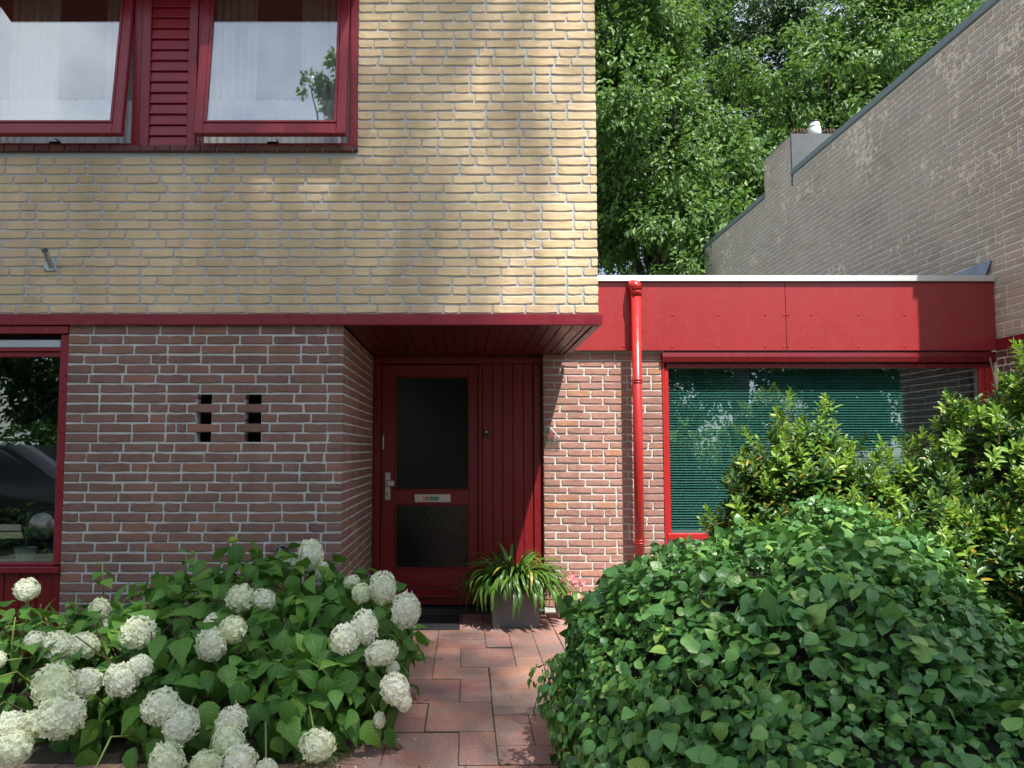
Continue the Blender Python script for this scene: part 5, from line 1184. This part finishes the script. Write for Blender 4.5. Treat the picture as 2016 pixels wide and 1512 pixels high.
# ------------------------------------------------------------------ trees
def tree(name, label, base, blobs, nclump, nleaf, lsize, mats, trunk_r, height, group=None, clump_r=(0.5, 0.95), limbs=7, face=None, cat='tree', shell=(0.55, 1.0)):
    t = thing(name, base, label, cat, group); WL[t] = Vector(base)
    A = np.array([[*c, *r] for c, r in blobs]); vol = A[:, 3] * A[:, 4] * A[:, 5]; k = rng.choice(len(A), nclump, p=vol / vol.sum())
    u = unit(rng.normal(size=(nclump, 3))); s = rng.uniform(shell[0], shell[1], nclump)[:, None]
    cc = A[k, :3] + u * A[k, 3:] * s; crr = rng.uniform(clump_r[0], clump_r[1], nclump)
    n = nclump * nleaf; ci = np.repeat(np.arange(nclump), nleaf); v = unit(rng.normal(size=(n, 3))); v[:, 2] = np.abs(v[:, 2]) * rng.choice([1, 1, 1, -0.6], n); v = unit(v)
    rr = crr[ci] * rng.uniform(0.45, 1.0, n) * (1 + 0.18 * np.sin(v[:, 0] * 7 + ci) * np.sin(v[:, 1] * 6 + ci * 2))
    # leaves sit in small drooping sprays
    ns = max(8, nleaf // 12); sp = unit(rng.normal(size=(nclump, ns, 3))); sp[..., 2] = np.abs(sp[..., 2]) * 0.85 - 0.15; si = rng.integers(0, ns, n); svec = sp[ci, si]; svec = unit(svec)
    along = rng.uniform(0.35, 1.0, n)
    p = cc[ci] + svec * (crr[ci] * along * 1.05)[:, None] * np.array([1.15, 1.0, 0.72]) - np.array([0, 0, 1.0]) * (crr[ci] * 0.08 * along ** 2)[:, None] + rng.normal(size=(n, 3)) * lsize * 0.45
    tip = unit(svec * 0.9 + rng.normal(size=(n, 3)) * 0.55 - up_ * 0.35); nn_ = unit(svec * 0.6 + up_ * 0.9 + np.array([0, -0.3, 0]) + rng.normal(size=(n, 3)) * 0.4)
    V, F, U = multi(TREE_LEAF, p - np.array(base), frames(tip, nn_), rng.uniform(0.7, 1.25, n) * lsize)
    o = bpy.data.objects.new('crown', fastmesh('crown', V, F, mats, U, smooth=False)); o.parent = t; o['kind'] = 'stuff'; COL.objects.link(o)
    B = Vector(base); tm = MB(); topz = height
    tm.tube([B, B + Vector((0.05, 0, topz * 0.35)), B + Vector((-0.08, 0.05, topz * 0.65)), B + Vector((0, 0, topz))], [trunk_r, trunk_r * 0.8, trunk_r * 0.55, trunk_r * 0.15], 12)
    tm.build('trunk', M['bark'], t)
    lm = MB()
    for i in range(limbs):
        c = Vector(cc[rng.integers(0, nclump)].tolist()); s0 = B + Vector((0, 0, topz * random.uniform(0.3, 0.7))); m_ = s0.lerp(c, 0.5) + Vector((0, 0, 0.3)); lm.tube([s0, m_, c], [trunk_r * 0.38, trunk_r * 0.22, 0.02], 7, False)
    for i in range(nclump):
        c = Vector(cc[i].tolist()); s0 = c + (B + Vector((0, 0, topz * 0.6)) - c) * 0.22
        lm.tube([s0, c.lerp(s0, 0.5) + Vector((0, 0, 0.08)), c], [0.022, 0.015, 0.008], 4, False)
    lm.build('limb', M['bark'], t, kind='stuff'); return t
tree('broadleaf_tree', 'bright green tree behind the flat roof, nearest the yellow wall corner', (4.3, 17.0, 0), [((3.7, 16.2, 8.4), (2.0, 1.8, 2.6)), ((4.6, 16.0, 5.6), (1.9, 1.7, 1.4)), ((3.2, 16.6, 11.0), (1.9, 1.8, 2.0))], 110, 520, 0.145, M['tree_leaf'], 0.22, 10, 'trees behind the flat roof')
tree('broadleaf_tree', 'sunlit green tree rising behind the neighbour roof beside the chimney', (8.3, 18.0, 0), [((8.2, 17.2, 9.2), (2.5, 1.8, 2.4)), ((7.2, 17.0, 6.6), (2.0, 1.7, 1.8)), ((10.6, 17.6, 10.6), (2.2, 1.8, 2.6))], 110, 520, 0.145, M['tree_leaf'], 0.24, 11, 'trees behind the flat roof')
tree('tall_tree', 'tall dark tree with visible limbs standing farthest back behind the others', (6.4, 21.5, 0), [((6.0, 21.5, 12.5), (4.2, 2.0, 3.8)), ((11.5, 21.5, 13.5), (4.8, 2.0, 4.6)), ((5.0, 21.5, 8.0), (3.2, 1.6, 2.4)), ((10.0, 21.0, 9.0), (3.4, 1.6, 2.4))], 240, 420, 0.16, M['tree_leaf_dark'], 0.34, 16, 'trees behind the flat roof', (0.6, 1.0), 14)
# trees on the street side: they shade the house and are mirrored in the windows
tree('street_tree', 'unseen street tree behind the viewer, its high crown shaped to shade the yellow wall', (4.2, -7.5, 0), [((3.9, -5.9, 22.0), (2.35, 2.3, 1.3)), ((2.6, -5.6, 22.6), (1.6, 1.9, 1.1)), ((3.3, -8.7, 22.0), (2.1, 1.2, 0.9)), ((5.5, -7.4, 22.0), (1.15, 1.9, 0.8))], 225, 205, 0.085, M['tree_leaf'], 0.3, 22, 'street trees', (0.5, 0.95), 10, shell=(0.1, 1.0))  # crown height and lobes set to soften and place the shade
tree('street_tree', 'thin-crowned tree added unseen behind the viewer to lightly shade the ivy', (8.5, -10.5, 0), [((7.0, -8.9, 21.5), (1.9, 1.2, 1.1))], 30, 230, 0.085, M['tree_leaf'], 0.25, 21, 'street trees', (0.45, 0.8), 6, shell=(0.1, 1.0))  # added only to thin the sunlight on the ivy
tree('street_tree', 'slender young street tree mirrored in the right upstairs window', (-2.0, -4.2, 0), [((-2.20, -1.8, 9.35), (0.38, 0.30, 0.32)), ((-2.05, -1.65, 9.95), (0.18, 0.2, 0.36)), ((-2.72, -1.8, 9.62), (0.14, 0.1, 0.10)), ((-1.9, -1.8, 9.0), (0.4, 0.3, 0.4))], 34, 70, 0.11, M['tree_leaf'], 0.06, 8.6, 'street trees', (0.10, 0.22), 4, shell=(0.3, 1.0))
for i, (x_, y_, h_) in enumerate(((-20, -15, 9), (-13, -15, 8), (-6.5, -17, 9.5), (0.5, -16, 8.5), (7.5, -18, 10), (14, -16, 9))):
    tree('street_tree', ['broad tree across the road, farthest from the neighbouring house', 'bushy tree across the road, second of the row', 'rounded tree across the road, third of the row', 'low wide tree straight across the road', 'tallest tree across the road', 'bushy tree across the road, rightmost of the row'][i], (x_, y_, 0), [((x_, y_, h_ * 0.62), (3.4, 2.2, h_ * 0.36)), ((x_ + 1.2, y_, h_ * 0.35), (2.6, 1.8, h_ * 0.25))], 70, 260, 0.26, M['tree_leaf_dark'] if i % 2 else M['tree_leaf'], 0.25, h_ * 0.8, 'street trees', (0.7, 1.2), 5)
hg = thing('hedge', (0, -11.5, 0), 'long green hedge across the road', 'hedge'); WL[hg] = Vector(hg.location)
pos, nrm = sample_blobs([((x_, -11.5, 0.8), (1.6, 0.7, 1.25)) for x_ in (-19.5, -17, -14.5, -12, -9.5, -7, -4.5, -2, 0.5, 3, 5.5, 8)], 13000, 0.0, (0.85, 1.05)); n_ = len(pos)
scatter(hg, [HEART()], pos, frames(unit(nrm - up_ * 0.6 + rng.normal(size=(n_, 3)) * 0.4), unit(nrm + up_ * 0.3 + rng.normal(size=(n_, 3)) * 0.3)), rng.uniform(0.12, 0.2, n_), M['hyd_leaf'], 0)

# parked car, seen only as a mirror image in the lower left window
cx_, cy_ = -7.3, -1.6
car = thing('parked_car', (cx_, cy_, 0), 'dark parked car mirrored in the lower left window', 'car'); WL[car] = Vector(car.location)
prof = [(-2.1, 0.35), (-2.15, 0.7), (-1.95, 0.92), (-1.15, 1.0), (-0.55, 1.42), (0.75, 1.45), (1.5, 1.02), (2.1, 0.92), (2.2, 0.6), (2.15, 0.32)]
bm = bmesh.new(); rings = []
for s_, wd_ in ((-1, 0.72), (-0.85, 0.85), (0.85, 0.85), (1, 0.72)):
    rings.append([bm.verts.new((cx_ + x_ * (0.97 if abs(s_) == 1 else 1), cy_ + math.copysign(wd_ if abs(s_) < 1 else 0.88, s_) * (1 if z_ < 1.1 else 0.78), z_ if abs(s_) < 1 else 0.35 + (z_ - 0.35) * 0.93)) for x_, z_ in prof])
for a, b in zip(rings[:-1], rings[1:]):
    for i in range(len(prof)): bm.faces.new([a[i], a[(i + 1) % len(prof)], b[(i + 1) % len(prof)], b[i]])
bm.faces.new(rings[0]); bm.faces.new(rings[-1][::-1]); bmesh.ops.bevel(bm, geom=bm.edges[:], offset=0.03, segments=2, affect='EDGES'); bm.verts.index_update()
cb = MB(); cb.add([v.co for v in bm.verts], [[v.index for v in f.verts] for f in bm.faces], True); bm.free(); cb.build('body', M['car'], car)
for s_ in (-1, 1):
    MB().prism([(cx_ - 0.95, 1.03), (cx_ - 0.48, 1.36), (cx_ + 0.70, 1.38), (cx_ + 1.25, 1.04)], cy_ + s_ * 0.72, cy_ + s_ * 0.80).build('side_window', M['car_glass'], car)
    for wx in (-1.35, 1.4):
        w_ = MB().tube([(cx_ + wx, cy_ + s_ * 0.70, 0.32), (cx_ + wx, cy_ + s_ * 0.90, 0.32)], 0.32, 22).build('wheel', M['tyre'], car)
        MB().tube([(cx_ + wx, cy_ + s_ * 0.901, 0.32), (cx_ + wx, cy_ + s_ * 0.915, 0.32)], 0.19, 16).build('rim', M['steel'], w_)
MB().add([(cx_ - 1.12, cy_ - 0.66, 1.04), (cx_ - 1.12, cy_ + 0.66, 1.04), (cx_ - 0.60, cy_ + 0.55, 1.42), (cx_ - 0.60, cy_ - 0.55, 1.42)], [(0, 1, 2, 3)]).build('windscreen', M['car_glass'], car)

# things standing on the inside sill of the lower left window
ys = YF + 0.22; zs = zs1 - 0.02
MB().box(-4.6, LX - 0.02, YF + 0.105, YF + 0.42, zs - 0.03, zs).build('inner_sill', M['white'], lwin)
hp = thing('houseplant', (-2.98, ys + 0.05, zs), 'leafy green houseplant on the sill behind the lower left window', 'houseplant'); WL[hp] = Vector(hp.location)
vs, fs = lathe(Vector((-2.98, ys + 0.05, 0)), [(0.05, zs), (0.07, zs + 0.10), (0.075, zs + 0.10), (0.06, zs + 0.09)]); MB().add(vs, fs, True).build('pot', M['cream_pot'], hp)
ovm = [fastmesh('leaf', *OVATE()[:2], M['hyd_leaf'], OVATE()[2]) for _ in range(3)]
for i in range(60):
    a = random.uniform(0, 6.28); h = random.uniform(0.10, 0.38); r_ = random.uniform(0.02, 0.17); o = bpy.data.objects.new('leaf', random.choice(ovm)); o.parent = hp
    o.location = (math.cos(a) * r_, math.sin(a) * r_ * 0.5, h); o.rotation_euler = (random.uniform(-0.2, 0.9), 0, a - 1.57); k = random.uniform(0.06, 0.10); o.scale = (k * 0.7, k, k); COL.objects.link(o)
MB().tube([(-2.98, ys + 0.05, zs + 0.08), (-2.97, ys + 0.05, zs + 0.34)], 0.006, 6).build('stem', M['stem'], hp)
dk = thing('duck_figurine', (-2.70, ys - 0.05, zs), 'small dark duck figurine with an orange beak behind the lower left window', 'figurine'); WL[dk] = Vector(dk.location)
MB().tube([(-2.62, ys - 0.05, zs + 0.03), (-2.66, ys - 0.05, zs + 0.035), (-2.72, ys - 0.05, zs + 0.035), (-2.755, ys - 0.05, zs + 0.07), (-2.76, ys - 0.05, zs + 0.10), (-2.775, ys - 0.05, zs + 0.115)], [0.01, 0.03, 0.035, 0.018, 0.018, 0.012], 12).build('body', M['rubber'], dk)
MB().tube([(-2.775, ys - 0.055, zs + 0.105), (-2.81, ys - 0.06, zs + 0.085)], [0.010, 0.003], 8).build('beak', M['duck'], dk)
